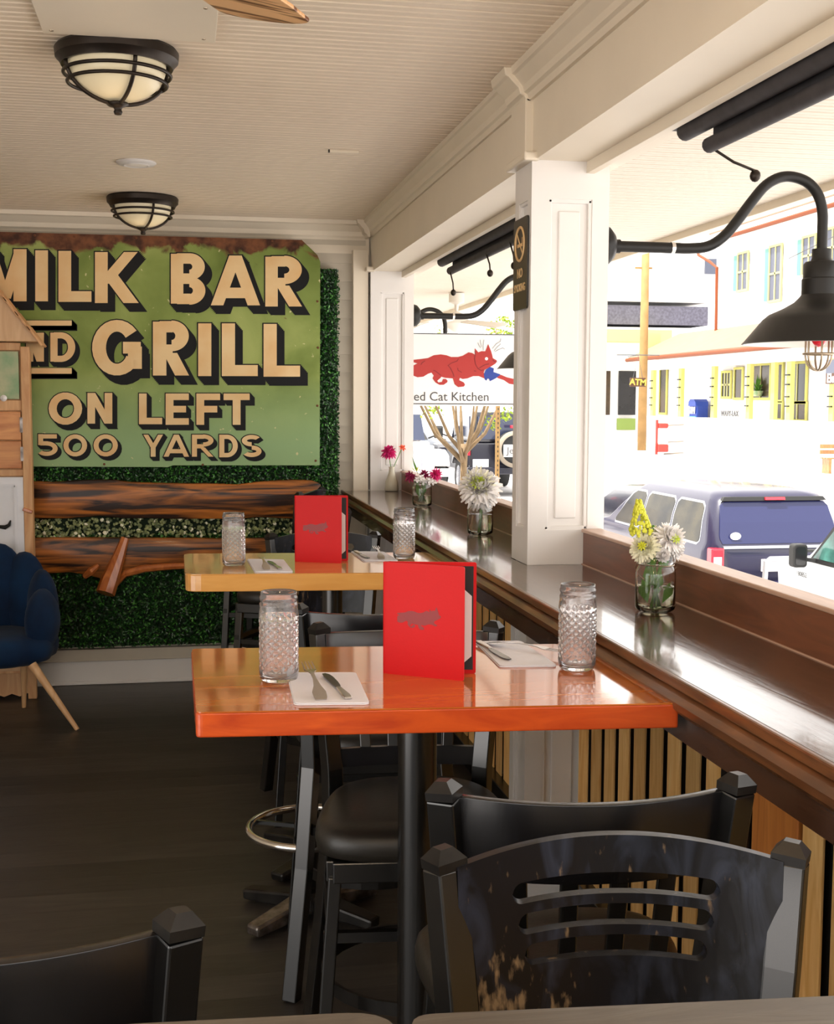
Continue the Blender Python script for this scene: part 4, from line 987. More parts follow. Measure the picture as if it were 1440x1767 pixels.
tx.data.transform(frame((u-.006,-.0135,v),(1,0,0),(0,0,1))@Matrix.Diagonal((k,max(k,1.05),1,1)))
# ================================================================ CABINET (left)
CY=6.86; CO=(-1.12,CY+.12,0)
cb_=thing('reclaimed_cabinet','tall reclaimed-wood cabinet with a little shingled gable roof at the left edge','cabinet',CO)
def cp(x,y): p=pl(x,y,1,CY); return (p.x-CO[0],p.z)
def cbox(name,m,x0,x1,z0,z1,y0=-.12,y1=-.10,par=None,**k): return MB().mm((x0,y0,z0),(x1,y1,z1)).mk(name,m,par or cb_,**k)
W2=.330
cbox('carcass','pine',-W2+.01,W2-.01,.15,1.86,-.10,.04)
for s in(-1,1): cbox('corner_post','pine',min(s*W2,s*(W2-.045)),max(s*W2,s*(W2-.045)),0,1.88,-.13,-.09,bevel=.004)
for z0,z1 in((1.86,1.90),(1.545,1.60),(1.20,1.235),(.645,.70),(.14,.17)): cbox('rail','pine',-W2+.045,W2-.045,z0,z1,bevel=.003)
for z0,z1 in((1.60,1.86),): 
    d=cbox('green_door','green_door',-W2+.05,W2-.055,z0+.005,z1-.005,-.128,-.10,bevel=.004)
    MB().lathe([(0,0),(.010,0),(.008,.012),(.017,.022),(.017,.03),(0,.036)],16,(.20,-.128,z0+.01),Matrix.Rotation(pi/2,3,'X')).mk('knob','petal_snow',d,smooth=True)
for z0,z1 in((1.39,1.54),(1.24,1.385)):
    d=cbox('board_door','pine_orange',-W2+.05,W2-.05,z0,z1,-.125,-.10,bevel=.004)
    MB().mm((W2-.055,-.131,z0+.04),(W2-.040,-.124,z1-.03)).mk('hinge','aged_metal',d)
d=cbox('white_door','white_door',-W2+.05,W2-.045,.71,1.195,-.128,-.10,bevel=.004)
mf=MB(); a0,a1,b0,b1=-W2+.09,W2-.085,.755,1.15
for p0,p1 in(((a0,b0),(a1,b0)),((a1,b0),(a1,b1)),((a1,b1),(a0,b1)),((a0,b1),(a0,b0))): mf.bar((p0[0],-.130,p0[1]),(p1[0],-.130,p1[1]),.014,.010,(0,1,0))
mf.mk('moulding','white_door',d)
u,v=cp(10,902); MB().tube([(u-.045,-.13,v),(u-.035,-.145,v-.018),(u,-.15,v-.022),(u+.02,-.145,v-.01),(u+.026,-.13,v+.012)],[.004,.009,.012,.009,.004],8).mk('cup_handle','iron',d,smooth=True)
u,v=cp(47,881); MB().bar((u-.02,-.135,v+.01),(u+.028,-.135,v-.008),.018,.014,(0,1,0)).mk('turn_latch','stub_wood',cb_,bevel=.003)
cbox('drawer_front','leg_wood',-W2+.05,W2-.05,.155,.24,-.122,-.10)
cbox('lower_drawer','pine_orange',-W2+.05,W2-.05,.26,.64,-.122,-.10)
P=[(-W2+.045,.14),(W2-.045,.14),(W2-.045,.03)]+[(W2-.05-.56*i/14,.03-.016*(i%2)) for i in range(15)]
MB().prism(P,-.118,-.10,XZ).mk('scalloped_skirt','pine',cb_)
RS=1.25; 
gb=MB().prism([(-.40,1.905),(.385,1.905),(0,1.905+.39*1.28)],-.15,.04,XZ).mk('gable','leg_wood',cb_,bevel=.003)
for s in(-1,1):
    for k in range(7):
        u0=.40-.058*k; z0=1.885+.058*k*1.28
        a=Vector((s*u0,-.065,z0)); b=Vector((s*(u0-.075),-.065,z0+.075*1.28+.006))
        MB().bar(a,b,.20,.012,(0,0,1)).mk('shingle','pine',cb_,bevel=.002)
MB().tube([(0,-.17,2.40),(0,.04,2.40)],.02,8).mk('ridge_pole','pine',cb_,auto=True)
# ================================================================ BLUE VELVET CHAIR
bc=thing('velvet_armchair','dark blue velvet chair with scalloped shell back and splayed wooden legs','armchair',(-.985,6.47,0),math.radians(-8))
def cush(u,v):
    a=2*pi*u; n=2.6; prof=[(0,0),(.8,0),(.96,.02),(1.0,.055),(1.0,.085),(.96,.12),(.85,.14),(.5,.148),(0,.15)]
    q=prof[int(round(v*8))]; sc=1+.045*abs(sin(a*4))*(q[0]>.5)
    c,s=cos(a),sin(a); x=abs(c)**(2/n)*(1 if c>0 else -1)*.335*q[0]*sc; y=abs(s)**(2/n)*(1 if s>0 else -1)*.255*q[0]*sc
    return (x,y,.295+q[1])
MB().grid(96,9,cush,cu=True).mk('seat','velvet_blue',bc,smooth=True)
for k,(ang,h) in enumerate([(-6,.63),(28,.71),(60,.79),(90,.83),(120,.79),(152,.71),(186,.63)]):
    a=math.radians(ang); x=.285*cos(a); y=.02+.235*sin(a); 
    MB().ell((x,y,(h+.36)/2),(.150,.075,(h-.36)/2+.03),20,14,Matrix.Rotation(a+pi/2,3,'Z')).mk('back_channel','velvet_blue',bc,smooth=True)
for sx in(-1,1):
    for sy in(-1,1): MB().tube([(sx*(.27 if sy<0 else .14),sy*.17,.31),((sx*.50,-.24,0) if sy<0 else (sx*.12,.22,0))],[.022,.011],12).mk('leg','leg_wood',bc,auto=True)
# ================================================================ STREET
def gz(y): return -1.3 if y<21 else (-1.3+.9*min(1,(y-21)/4))
g=MB(); ys=[-60,21,22,23,24,25,120]
g.add([(x,y,gz(y)) for y in ys for x in(3.3,140)],[(2*i,2*i+1,2*i+3,2*i+2) for i in range(len(ys)-1)])
struct(g.mk('floor','asphalt'),'pale sunlit street and parking lot outside')
g=MB(); g.add([(-60,-60,-1.301),(3.3,-60,-1.301),(3.3,-2.9,-1.301),(-60,-2.9,-1.301)],[(0,1,2,3)]); struct(g.mk('floor','asphalt'))
struct(MB().mm((1.42,-2.6,-1.3),(3.0,20,-.25)).mk('floor','white_paint'),'walkway deck outside the counter')
struct(MB().mm((-1.6,-2.75,-1.3),(1.42,-2.6,1.25)).mk('wall_light_block','cream_paint'))  # unseen low wall, added to hold back light from behind
struct(MB().mm((-3.1,-2.7,-1.3),(-1.6,-2.6,-.25)).mk('trim_5','white_paint'))
struct(MB().mm((-3.2,-2.7,ZC+.15),(3.0,20.1,ZC+.3)).mk('roof','facade_white'),'unseen porch roof slab added to block the sun')  # unseen slab, added above the ceilings to keep the sun out
struct(MB().mm((-6,YW+.14,-1.3),(1.0,20,3.2)).mk('wall_house','siding_paint'))
# ---- vehicles lofted from horizontal rings (front towards +Y)
def interp(rings,z,i):
    for a,b in zip(rings,rings[1:]):
        if a[0]<=z<=b[0]: t=(z-a[0])/(b[0]-a[0]); return a[i]+(b[i]-a[i])*t
    return rings[-1][i]
def ringpts(r,n=10):
    z,w,y0,y1=r[:4]; c=r[4] if len(r)>4 else .18; c=min(c,w*.9,(y1-y0)/2*.9); L=y1-y0
    return [(x,y+(y0+y1)/2,z) for x,y in rrect(2*w,L,c,n)]
def body(rings): 
    m=MB(); R_=[ringpts(r) for r in rings]; n=len(R_[0]); vs=[p for r in R_ for p in r]; fs=[]
    for i in range(len(R_)-1):
        for j in range(n): fs.append((i*n+j,i*n+(j+1)%n,(i+1)*n+(j+1)%n,(i+1)*n+j))
    fs.append(tuple(range(n))[::-1]); fs.append(tuple((len(R_)-1)*n+j for j in range(n))); return m.add(vs,fs)
def _slices(poly,rings):
    zs=[p[1] for p in poly]; z0,z1=min(zs),max(zs); L=sorted(set([z0+(z1-z0)*i/10 for i in range(11)]+[r[0] for r in rings if z0<r[0]<z1])); out=[]
    for z in L:
        zz=min(max(z,z0+1e-5),z1-1e-5); X=[]
        for i in range(len(poly)):
            (a,za),(c,zc)=poly[i],poly[(i+1)%len(poly)]
            if (za-zz)*(zc-zz)<0: X.append(a+(c-a)*(zz-za)/(zc-za))
        if len(X)>=2: out.append((z,min(X),max(X)))
    return out
def _panel(S_,fn):
    vs=[];fs=[]
    for z,a,c in S_: vs+=[fn(a,z,1),fn(c,z,1),fn(c,z,0),fn(a,z,0)]
    for i in range(len(S_)-1):
        for j in range(4): fs.append((4*i+j,4*i+(j+1)%4,4*i+4+(j+1)%4,4*i+4+j))
    n=4*(len(S_)-1); fs+=[(3,2,1,0),(n,n+1,n+2,n+3)]
    return MB().add(vs,fs)
def sidepanel(rings,poly,side,off=.006):
    return _panel(_slices(poly,rings),lambda y,z,o:(side*(interp(rings,z,1)+(off if o else -.02)),y,z))
def endpanel(rings,poly,rear=True,off=.008):
    s=-1 if rear else 1
    return _panel(_slices(poly,rings),lambda x,z,o:(x,interp(rings,z,2 if rear else 3)+s*(off if o else -.02),z))
def wheel(t,x,y,r,w):
    W_=MB().lathe([(0,-w/2),(r*.6,-w/2),(r*.97,-w/2),(r,-w/2+.03),(r,w/2-.03),(r*.97,w/2),(r*.6,w/2),(0,w/2)],28,(x,y,r),Matrix.Rotation(pi/2,3,'Y')).mk('wheel','rubber',t,auto=True)
    MB().lathe([(0,-w/2-.012),(r*.55,-w/2-.006),(r*.6,-w/2)],20,(x,y,r),Matrix.Rotation(pi/2,3,'Y')).mk('hubcap','trim_silver',W_,auto=True)
def rq(x0,x1,z0,z1,n=5):
    return [(x0+(x1-x0)*i/n,z0) for i in range(n+1)]+[(x1,z0+(z1-z0)*i/n) for i in range(1,n+1)]+[(x1-(x1-x0)*i/n,z1) for i in range(1,n+1)]+[(x0,z1-(z1-z0)*i/n) for i in range(1,n)]
VR=[(.26,.86,.10,4.95,.3),(.45,.97,.02,5.08,.35),(.80,.99,.0,5.1,.35),(.96,.985,.0,5.0,.3),(1.02,.975,.02,4.6,.25),(1.08,.955,.05,4.15,.2),(1.35,.90,.15,3.65,.2),(1.60,.82,.26,3.2,.22),(1.69,.77,.30,3.0,.25),(1.745,.66,.42,2.75,.3),(1.765,.5,.6,2.5,.3)]
vn=thing('minivan','dark blue minivan parked on the street, seen from its rear left corner','car',(7.66,15.0,-1.3))
body(VR).mk('body','van_paint',vn,smooth=True)
def warp(y0,y1,z0,z1,r=.08,sl0=0,sl1=0):
    P=rrect(y1-y0,z1-z0,r,4,(y0+y1)/2,(z0+z1)/2); return [(y+(sl1 if y>(y0+y1)/2 else sl0)*(z-z0)/(z1-z0),z) for y,z in P]
for y0,y1,s0,s1 in((.42,1.42,.12,0),(1.52,2.52,0,0),(2.62,3.72,0,-.62)):
    sidepanel(VR,warp(y0-.03,y1+.03,1.03,1.60,.09,s0,s1),-1,.004).mk('window_trim','trim_silver',vn)
    sidepanel(VR,warp(y0,y1,1.06,1.57,.08,s0,s1),-1,.008).mk('side_window','side_glass',vn)
for y in(1.47,2.57): sidepanel(VR,[(y-.006,.5),(y+.006,.5),(y+.006,1.0),(y-.006,1.0)],-1,.003).mk('door_seam','black',vn)
for y in(1.62,2.45): sidepanel(VR,rq(y-.09,y+.09,.90,.935),-1,.03).mk('door_handle','trim_silver',vn)
endpanel(VR,[(-.80,1.08),(.80,1.08),(.83,1.15),(.76,1.58),(.70,1.61),(-.70,1.61),(-.76,1.58),(-.83,1.15)],True,.008).mk('rear_window','van_glass',vn)
endpanel(VR,[(-.74,1.625),(.74,1.625),(.70,1.675),(-.70,1.675)],True,.05).mk('spoiler','black',vn)
endpanel(VR,[(-.14,1.635),(.14,1.635),(.14,1.67),(-.14,1.67)],True,.075).mk('brake_light','tail_red',vn)
endpanel(VR,[(-.80,1.02),(.80,1.02),(.80,1.055),(-.80,1.055)],True,.03).mk('trim_bar','trim_silver',vn,bevel=.004)
for s in(-1,1):
    P=[(s*.965,.06,z) for z in(.70,1.05)]
    m=MB().mm((s*.80,-.03,.72),(s*.975,.14,1.03)).mk('tail_light','tail_red',vn,bevel=.02)
    MB().mm((s*.84,-.036,.80),(s*.95,-.025,.92)).mk('lens','petal_snow',m)
MB().prism(arc(-.62,1.18,.075,.05,0,350,16),.045,.05,lambda u,v,h:(u,h-.0,v)).mk('sticker','petal_snow',vn)
MB().mm((-.93,-.10,.35),(.93,.04,.60)).mk('bumper','van_paint',vn,bevel=.03)
MB().mm((-.28,-.045,.72),(.28,-.0,.88)).mk('licence_plate','petal_snow',vn,bevel=.005)
for y in(.95,4.05):
    for s in(-1,1): wheel(vn,s*.90,y,.34,.22)
# white work van in front right
TR=[(.30,.84,.0,4.9,.25),(.50,.95,-.02,5.0,.3),(.95,.97,.0,4.98,.25),(1.12,.96,.0,4.85,.2),(1.20,.94,.02,4.25,.15),(1.65,.86,.05,3.75,.2),(1.90,.80,.1,3.4,.2),(1.97,.68,.2,3.2,.2)]
tk=thing('work_van','white work van at the right edge with black mirror and small number','car',(7.75,8.55,-1.3))
body(TR).mk('body','truck_white',tk,smooth=True)
sidepanel(TR,[(3.02,1.16),(4.12,1.16),(3.62,1.70),(3.02,1.72)],-1,.006).mk('window_trim','black',tk)
sidepanel(TR,[(3.06,1.21),(4.02,1.21),(3.58,1.66),(3.06,1.67)],-1,.012).mk('side_window','truck_glass',tk)
sidepanel(TR,[(1.8,1.2),(2.9,1.2),(2.9,1.7),(1.8,1.7)],-1,.008).mk('side_window','truck_glass',tk)
endpanel(TR,[(-.80,1.24),(.80,1.24),(.72,1.80),(-.72,1.80)],False,.01).mk('windscreen','truck_glass',tk)
mr=MB().prism(rrect(.17,.26,.04,4),-.06,.06,lambda u,v,h:(-1.13+u,4.02+h,1.24+v)).mk('mirror','rubber',tk,bevel=.015)
MB().prism(rrect(.12,.20,.03,4),-.066,-.060,lambda u,v,h:(-1.13+u,4.02+h,1.24+v)).mk('mirror_glass','window_dark',mr)
MB().bar((-1.07,4.02,1.20),(-.92,3.98,1.18),.05,.04).mk('mirror_arm','rubber',tk)
text('number','180852',.080,'thin_grey',tk,frame((-.978,4.22,1.0),(0,-1,-.0),(.0,0,1)),ext=.002)
MB().tube([(-.95,5.03,.72),(-.95,5.16,.76),(-.93,5.18,1.02),(-.88,5.18,1.05),(.88,5.18,1.05),(.93,5.18,1.02),(.95,5.16,.76)],.035,8).mk('grille_guard','trim_silver',tk,auto=True)
MB().bar((-.75,4.62,1.215),(.0,4.40,1.235),.06,.03).mk('wiper_cowl','rubber',tk,bevel=.01)
for y in(.9,4.1):
    for s in(-1,1): wheel(tk,s*.88,y,.36,.22)
# jeeps: boxy 4x4s
def offroad(name,label,loc,rz,paint,front):
    t=thing(name,label,'car',loc,rz)
    m=MB().mm((-.78,-.0,.50),(.78,2.4,1.15)); m.mk('tub','%s'%paint,t,bevel=.04)
    MB().mm((-.72,.02,1.15),(.72,1.95,1.80)).mk('hard_top','%s'%paint,t,bevel=.06)
    MB().prism([(-.58,0),(.58,0),(.52,1.45),(-.52,1.45)],.62,1.13,lambda u,v,h:(u,2.38+v,h)).mk('hood',paint,t,bevel=.05)
    MB().prism([(-.56,.52),(.56,.52),(.54,1.12),(-.54,1.12)],3.83,3.88,XZ).mk('grille',paint,t,bevel=.02)
    for k in range(7): MB().mm((-.30+.09*k,3.875,.66),(-.26+.09*k,3.885,1.02)).mk('grille_slot','trim_silver',t)
    for s in(-1,1):
        MB().lathe([(0,.02),(.09,.015),(.10,0)],16,(s*.43,3.88,.92),Matrix.Rotation(-pi/2,3,'X')).mk('headlight','petal_snow',t,smooth=True)
        MB().prism([(2.65,.72),(2.75,.95),(2.95,1.02),(3.45,1.02),(3.75,.92),(3.85,.70),(3.75,.70),(3.6,.85),(3.4,.92),(2.95,.92),(2.82,.85),(2.75,.70)],s*.56,s*.88,YZ).mk('fender',paint,t,bevel=.02)
        MB().prism([(.25,.66),(.35,.90),(1.15,.90),(1.3,.66),(1.2,.66),(1.05,.80),(.45,.80),(.35,.66)],s*.76,s*.90,YZ).mk('fender',paint,t,bevel=.02)
        for y in(.75,3.25): wheel(t,s*.74,y,.40,.24)
        MB().mm((s*.80-.07,-.045,.88),(s*.80+.02,.0,1.10)).mk('tail_light','tail_red',t,bevel=.01)
        MB().mm((s*.725-.006,.3,1.28),(s*.725+.006,1.75,1.70)).mk('side_window','jeep_window',t)
        mm_=MB().mm((s*1.0-.10,2.18,1.22),(s*1.0+.10,2.25,1.46)).mk('mirror','rubber',t,bevel=.03)
        MB().bar((s*.78,2.2,1.22),(s*.93,2.2,1.28),.03,.03).mk('mirror_arm','rubber',t)
    MB().prism([(-.68,0),(.68,0),(.62,.55),(-.62,.55)],0,.02,lambda u,v,h:(u,2.30-v*.35+h,1.18+v)).mk('windscreen','jeep_window',t)
    MB().mm((-.62,-.012,1.22),(.62,.0,1.70)).mk('rear_window','jeep_window',t)
    MB().mm((-.85,3.95,.50),(.85,4.10,.66)).mk('bumper',paint,t,bevel=.02)
    MB().mm((-.85,-.14,.48),(.85,-.02,.64)).mk('bumper',paint,t,bevel=.02)
    if not front:
        MB().lathe([(0,-.16),(.22,-.17),(.33,-.16),(.37,-.12),(.37,.06),(.33,.09),(0,.09)],36,(.10,-.16,1.02),Matrix.Rotation(-pi/2,3,'X')).mk('spare_wheel_cover','rubber',t,auto=True)
        MB().lathe([(.30,.0),(.385,-.02),(.385,-.06),(.30,-.08)],36,(.10,-.33,1.02),Matrix.Rotation(-pi/2,3,'X')).mk('tyre_ring','tan_cover',t,smooth=True)
        MB().mm((-.14,-.345,.86),(.34,-.335,1.12)).mk('cover_panel','petal_snow',t)
        text('lettering','Jeep',.20,'thin_grey',t,frame((.10,-.35,.99),(1,0,0),(0,0,1)),ext=.003)
        MB().mm((.02,-.30,1.46),(.40,-.24,1.52)).mk('brake_light','tail_red',t,bevel=.01)
        MB().mm((-.72,-.03,.64),(-.38,-.005,.80)).mk('licence_plate','petal_snow',t)
    return t
offroad('off_road_car','dark off-road car with spare wheel, seen from behind left of the near column',(6.72,25.6,-.4),0,'jeep_dark',False)
offroad('off_road_car','white off-road car facing the porch behind the bare tree',(4.38,28.6,-.4),pi+.02,'jeep_white',True)
SR=[(.3,.85,.0,4.4,.3),(.55,.9,0,4.5,.35),(.85,.9,.0,4.5,.3),(.98,.86,.25,3.6,.3),(1.3,.72,.7,2.9,.3),(1.42,.6,1.0,2.5,.3)]
cr=thing('silver_car','silver grey car in the far lot beyond the white off-road car','car',(5.75,31.5,-.4),.1)
body(SR).mk('body','car_grey',cr,smooth=True)
endpanel(SR,[(-.55,1.03),(.55,1.03),(.48,1.33),(-.48,1.33)],True,.01).mk('rear_window','window_dark',cr)
MB().mm((-.35,-.02,.62),(.35,0,.80)).mk('licence_plate','petal_snow',cr)
for y in(.8,3.6):
    for s in(-1,1): wheel(cr,s*.82,y,.33,.2)
dc=thing('dark_hatchback','dark hatchback whose front just shows behind the near column, beyond the minivan','car',(8.9,20.9,-1.25))
body([(a[0]*.9,a[1],a[2],a[3]*.8)+tuple(a[4:]) for a in SR]).mk('body','jeep_dark',dc,smooth=True)
for y in(.8,2.9):
    for s in(-1,1): wheel(dc,s*.82,y,.31,.2)
# ---- young tree and sign pole
random.seed(11)
tr=thing('young_tree','young pale-barked tree with bare upright branches beyond the far counter','tree',(4.30,19.0,-1.3))
MB().tube([(0,0,0),(.01,0,.8),(0,0,1.5),(.02,0,2.25)],[.062,.05,.048,.06],10).mk('trunk','bark',tr,smooth=True)
tips=[]
for i in range(11):
    a=2*pi*i/11+.3; z0=2.1+random.uniform(-.15,.1); sp_=random.uniform(.3,1.0); h=random.uniform(1.2,2.2)
    P=[(0,0,z0),(cos(a)*sp_*.45,sin(a)*sp_*.45,z0+h*.2),(cos(a)*sp_*.85,sin(a)*sp_*.85,z0+h*.55),(cos(a)*sp_*1.0,sin(a)*sp_,z0+h)]
    MB().tube(P,[.036,.028,.018,.008],7).mk('branch','bark',tr,smooth=True); tips.append(P[-1]); tips.append(P[2])
m=[]
for tx_,ty_,tz_ in tips[2:6]+[(.62,0,3.95),(.75,.1,4.05),(.5,0,4.0),(.68,0,4.15),(-.3,0,3.95),(.66,-.1,2.75),(.50,0,2.58),(-.5,0,2.8)]:
    m.append((tx_,ty_,tz_))
V=[];Fq=[]
for c in m:
    for i in range(60):
        p=np.array(c)+rng.normal(0,.075,3); a=rng.normal(0,1,3); a/=np.linalg.norm(a); b=np.cross(a,rng.normal(0,1,3)); b/=np.linalg.norm(b); k=len(V)
        V+= [p-a*.035,p-b*.02,p+a*.035,p+b*.02]; Fq.append((k,k+1,k+2,k+3))
leafobj('foliage',np.array(V),np.array(Fq),'leaf_lime',tr)
po=thing('sign_post','perforated metal sign post, yellow above and black below, behind the white dahlia','post',(4.62,18.1,-1.3))
MB().mm((-.03,-.03,0),(.03,.03,1.25)).mk('lower_post','black_metal',po); MB().mm((-.028,-.028,1.25),(.028,.028,2.9)).mk('upper_post','pole_wood',po)
for k in range(22): MB().box((0,-.0285,1.33+.07*k),(.014,.002,.03)).mk('hole','black',po)
# ---- outer walkway fan
wf=thing('walkway_fan','cream ceiling fan hanging under the outer walkway beyond the hanging sign','ceiling fan',(2.44,11.1,ZC-.045))
MB().lathe([(0,0),(.07,0),(.07,-.08),(.02,-.10),(.015,-.16),(.06,-.18),(.10,-.21),(.11,-.27),(.08,-.31),(.03,-.34),(0,-.35)],24).mk('motor','lamp_inside',wf,auto=True)
for k in range(5):
    mt=Matrix.Rotation(.2+2*pi*k/5,3,'Z'); MB().prism([(.10,-.04),(.60,-.075),(.64,0),(.60,.075),(.10,.04)],-.245,-.237,lambda u,v,h:tuple(mt@Vector((u,v,h+.3*v-.12*u)))).mk('blade','lamp_inside',wf)
# ---- yellow-trimmed shop across the street
def P22(x,y,X=22.0): return pl(x,y,0,X)
sh=thing('yellow_trim_shop','cream shop with yellow posts and copper gutter across the street','building',(24,48,-.4))
def sb(name,mn,a,b,par=None,**k): return MB().mm((a[0]-24,a[1]-48,a[2]+.4),(b[0]-24,b[1]-48,b[2]+.4)).mk(name,mn,par or sh,**k)
sb('wall','facade_white',(22.9,30,-.4),(26,58,4.2))
sb('knee_wall','facade_white',(21.95,30,-.4),(22.1,57.5,.98))
sb('fascia','facade_white',(21.9,30,3.15),(22.15,58,3.62))
sb('deck','facade_white',(22.1,30,-.4),(22.9,57.5,.0))
MB().prism([(21.5,3.72),(21.5,3.80),(24.1,5.0),(24.1,3.72)],-18,10.5,lambda u,v,h:(u-24,h,v+.4)).mk('roof','copper_roof',sh)
MB().tube([(21.45-24,-18,4.08),(21.45-24,10.6,4.08)],.09,8).mk('gutter','copper_gutter',sh,smooth=True)
for px in(1126,1174,1231,1292,1334,1362,1436):
    y=P22(px,680).y; sb('post','yellow_trim',(21.98,y-.16,.98),(22.14,y+.16,3.15))
def win(px0,px1,py0,py1,X,gm,frm='facade_cream',name='window',mull=None,par=sh,O=(24,48,-.4)):
    a=P22(px0,py0,X); b=P22(px1,py1,X); y0,y1=min(a.y,b.y),max(a.y,b.y); z0,z1=min(a.z,b.z),max(a.z,b.z); t=.10
    f=MB()
    for q0,q1 in(((y0-t,z0-t),(y0,z1+t)),((y1,z0-t),(y1+t,z1+t)),((y0,z0-t),(y1,z0)),((y0,z1),(y1,z1+t))): f.mm((X-.05-O[0],q0[0]-O[1],q0[1]-O[2]),(X+.02-O[0],q1[0]-O[1],q1[1]-O[2]))
    w=f.mk(name,frm,par)
    MB().mm((X-.01-O[0],y0-O[1],z0-O[2]),(X+.01-O[0],y1-O[1],z1-O[2])).mk('pane',gm,w)
    if mull:
        nx,nz=mull; g_=MB()
        for i in range(1,nx): yy=y0+(y1-y0)*i/nx; g_.mm((X-.04-O[0],yy-.04-O[1],z0-O[2]),(X-.0-O[0],yy+.04-O[1],z1-O[2]))
        for i in range(1,nz): zz=z0+(z1-z0)*i/nz; g_.mm((X-.04-O[0],y0-O[1],zz-.04-O[2]),(X-.0-O[0],y1-O[1],zz+.04-O[2]))
        g_.mk('muntin','facade_cream',w)
    return w
win(1141,1150,634,712,22.85,'window_brown','yellow_trim')
win(1248,1261,644,684,22.85,'window_dark','yellow_trim','shop_door',(3,2))
win(1270,1281,638,686,22.85,'window_brown','yellow_trim')
win(1299,1329,632,686,22.85,'window_brown','yellow_trim',mull=(2,1))
win(1336,1350,630,690,22.85,'window_brown','yellow_trim'); win(1336,1350,697,722,22.85,'window_brown','yellow_trim')
win(1363,1391,629,692,22.85,'window_dark','yellow_trim',mull=(2,1)); win(1363,1391,697,724,22.85,'window_brown','yellow_trim',mull=(2,1))
b=thing('potted_plant','green potted plant in the shop window across the street','plant',tuple(P22(1308,684,22.7)))
MB().lathe([(0,0),(.16,0),(.26,.22),(.24,.22),(0,.2)],14).mk('pot','green_door',b,auto=True)
m=MB()
for i in range(40):
    a=random.uniform(0,6.28); r_=random.uniform(.1,.35); h=random.uniform(.3,.9); m.add([(0,0,.2),(r_*cos(a)*.6+.03,r_*sin(a)*.6,h*.7),(r_*cos(a),r_*sin(a),h),(r_*cos(a)*.6-.03,r_*sin(a)*.6,h*.7)],[(0,1,2,3)])
m.mk('leaves','leaf_sign',b)
# bulbs on the porch posts
lb=MB()
for px in(1126,1174,1231,1292,1362,1436):
    y=P22(px,680).y
    for zz in(1.5,1.85,2.3,2.65): lb.box((21.93-24,y-48,zz+.4),(.06,.28,.05))
lb.mk('clip_lights','black',sh)
text('house_number','WAVY-LAX',.32,'thin_grey',sh,frame((21.94-24,P22(1262,714).y-48,P22(1262,714).z+.4),(0,-1,0),(0,0,1)),ext=.01)
# ATM machine
p=P22(1205,722,22.4); am=thing('cash_machine','blue cash machine marked ATM on the shop porch across the street','cash machine',(22.4,p.y,0))
zt=P22(1205,689,22.4).z
MB().mm((-.25,-.42,0),(.3,.42,zt-.25)).mk('cabinet','blue_paint',am,bevel=.05)
MB().prism([(.42,zt-.30),(.36,zt-.1),(.2,zt),(-.2,zt),(-.36,zt-.1),(-.42,zt-.30)],-.30,.3,YZ).mk('top_sign','blue_paint',am)
MB().mm((-.31,-.42,zt-1.0),(-.26,.42,zt-.75)).mk('stripe','sky_blue_paint',am)
text('lettering','ATM',.38,'petal_snow',am,frame((-.32,0,zt-.5),(0,-1,0),(0,0,1)),bold=.02,ext=.01)
# hanging ATM sign facing the porch
p=pl(1101,660,1,48); at_=thing('hanging_atm_sign','small brown hanging sign reading ATM beside the utility pole','sign',(p.x,48,p.z))
MB().mm((-.33,-.03,-.17),(.33,.03,.19)).mk('board','brown_sign',at_,bevel=.01); text('lettering','ATM',.34,'yellow_letters',at_,frame((0,-.035,0),(1,0,-.06),(.06,0,1)),bold=.012,ext=.01)
MB().tube([(-.2,0,.19),(0,0,1.1),(.2,0,.19)],.012,5).mk('hanger','thin_grey',at_); MB().tube([(-.9,0,1.1),(.9,0,1.1)],.02,5).tube([(0,0,1.1),(.30,2.0,1.1)],.02,5).mk('bracket','thin_grey',at_)
# Ele... sign
p=P22(1433,641,21.6); es=thing('shop_banner','blue and brown banner beginning Ele on the shop across the street','sign',(21.6,p.y,p.z))
MB().mm((-.03,-1.05,-.42),(.03,.22,-.06)).mk('lower_panel','brown_sign',es); MB().mm((-.03,-1.05,-.06),(.03,.22,.40)).mk('upper_panel','window_sky',es)
text('lettering','Electric',.42,'petal_snow',es,frame((-.04,-.52,-.24),(0,-1,0),(0,0,1)),bold=.012,ext=.005)
MB().tube([(0,-.4,.40),(0,-.4,1.35)],.02,5).mk('hanger','thin_grey',es)
# ---- tall white building behind
tb=thing('tall_white_building','tall white building with teal shutters above the shop across the street','building',(26,42,-.4))
def tbx(name,mn,a,b): return MB().mm((a[0]-26,a[1]-42,a[2]+.4),(b[0]-26,b[1]-42,b[2]+.4)).mk(name,mn,tb)
tbx('wall','facade_white',(24.05,28,-.4),(30,54,9.0))
tbx('roof','copper_roof',(23.7,27.7,9.25),(30.3,54.3,9.6)); tbx('soffit','facade_white',(23.75,27.8,9.0),(30.2,54.2,9.25))
MB().tube([(23.65-26,-14.2,9.3),(23.65-26,12.2,9.3)],.09,6).mk('gutter','copper_gutter',tb)
for px0,px1,py0,py1 in((1276,1290,440,498),(1331,1347,428,516),(1388,1406,412,470),(1428,1448,398,456)):
    w=win(px0,px1,py0,py1,24.0,'window_sky','facade_cream','window',(2,2),tb,(26,42,-.4))
    a=P22(px0,py0,24); b=P22(px1,py1,24)
    for yy in(a.y+.12,): MB().mm((23.95-26,yy-42,b.z+.4),(24.0-26,yy+.3-42,a.z+.4)).mk('shutter','shutter_teal',tb)
D=[P22(1202,425,23.9),P22(1206,440,23.9),P22(1226,452,23.9),P22(1238,462,23.9),P22(1236,585,23.9)]
MB().tube([(q_.x-26,q_.y-42,q_.z+.4) for q_ in D],.07,7).mk('downspout','copper_gutter',tb)
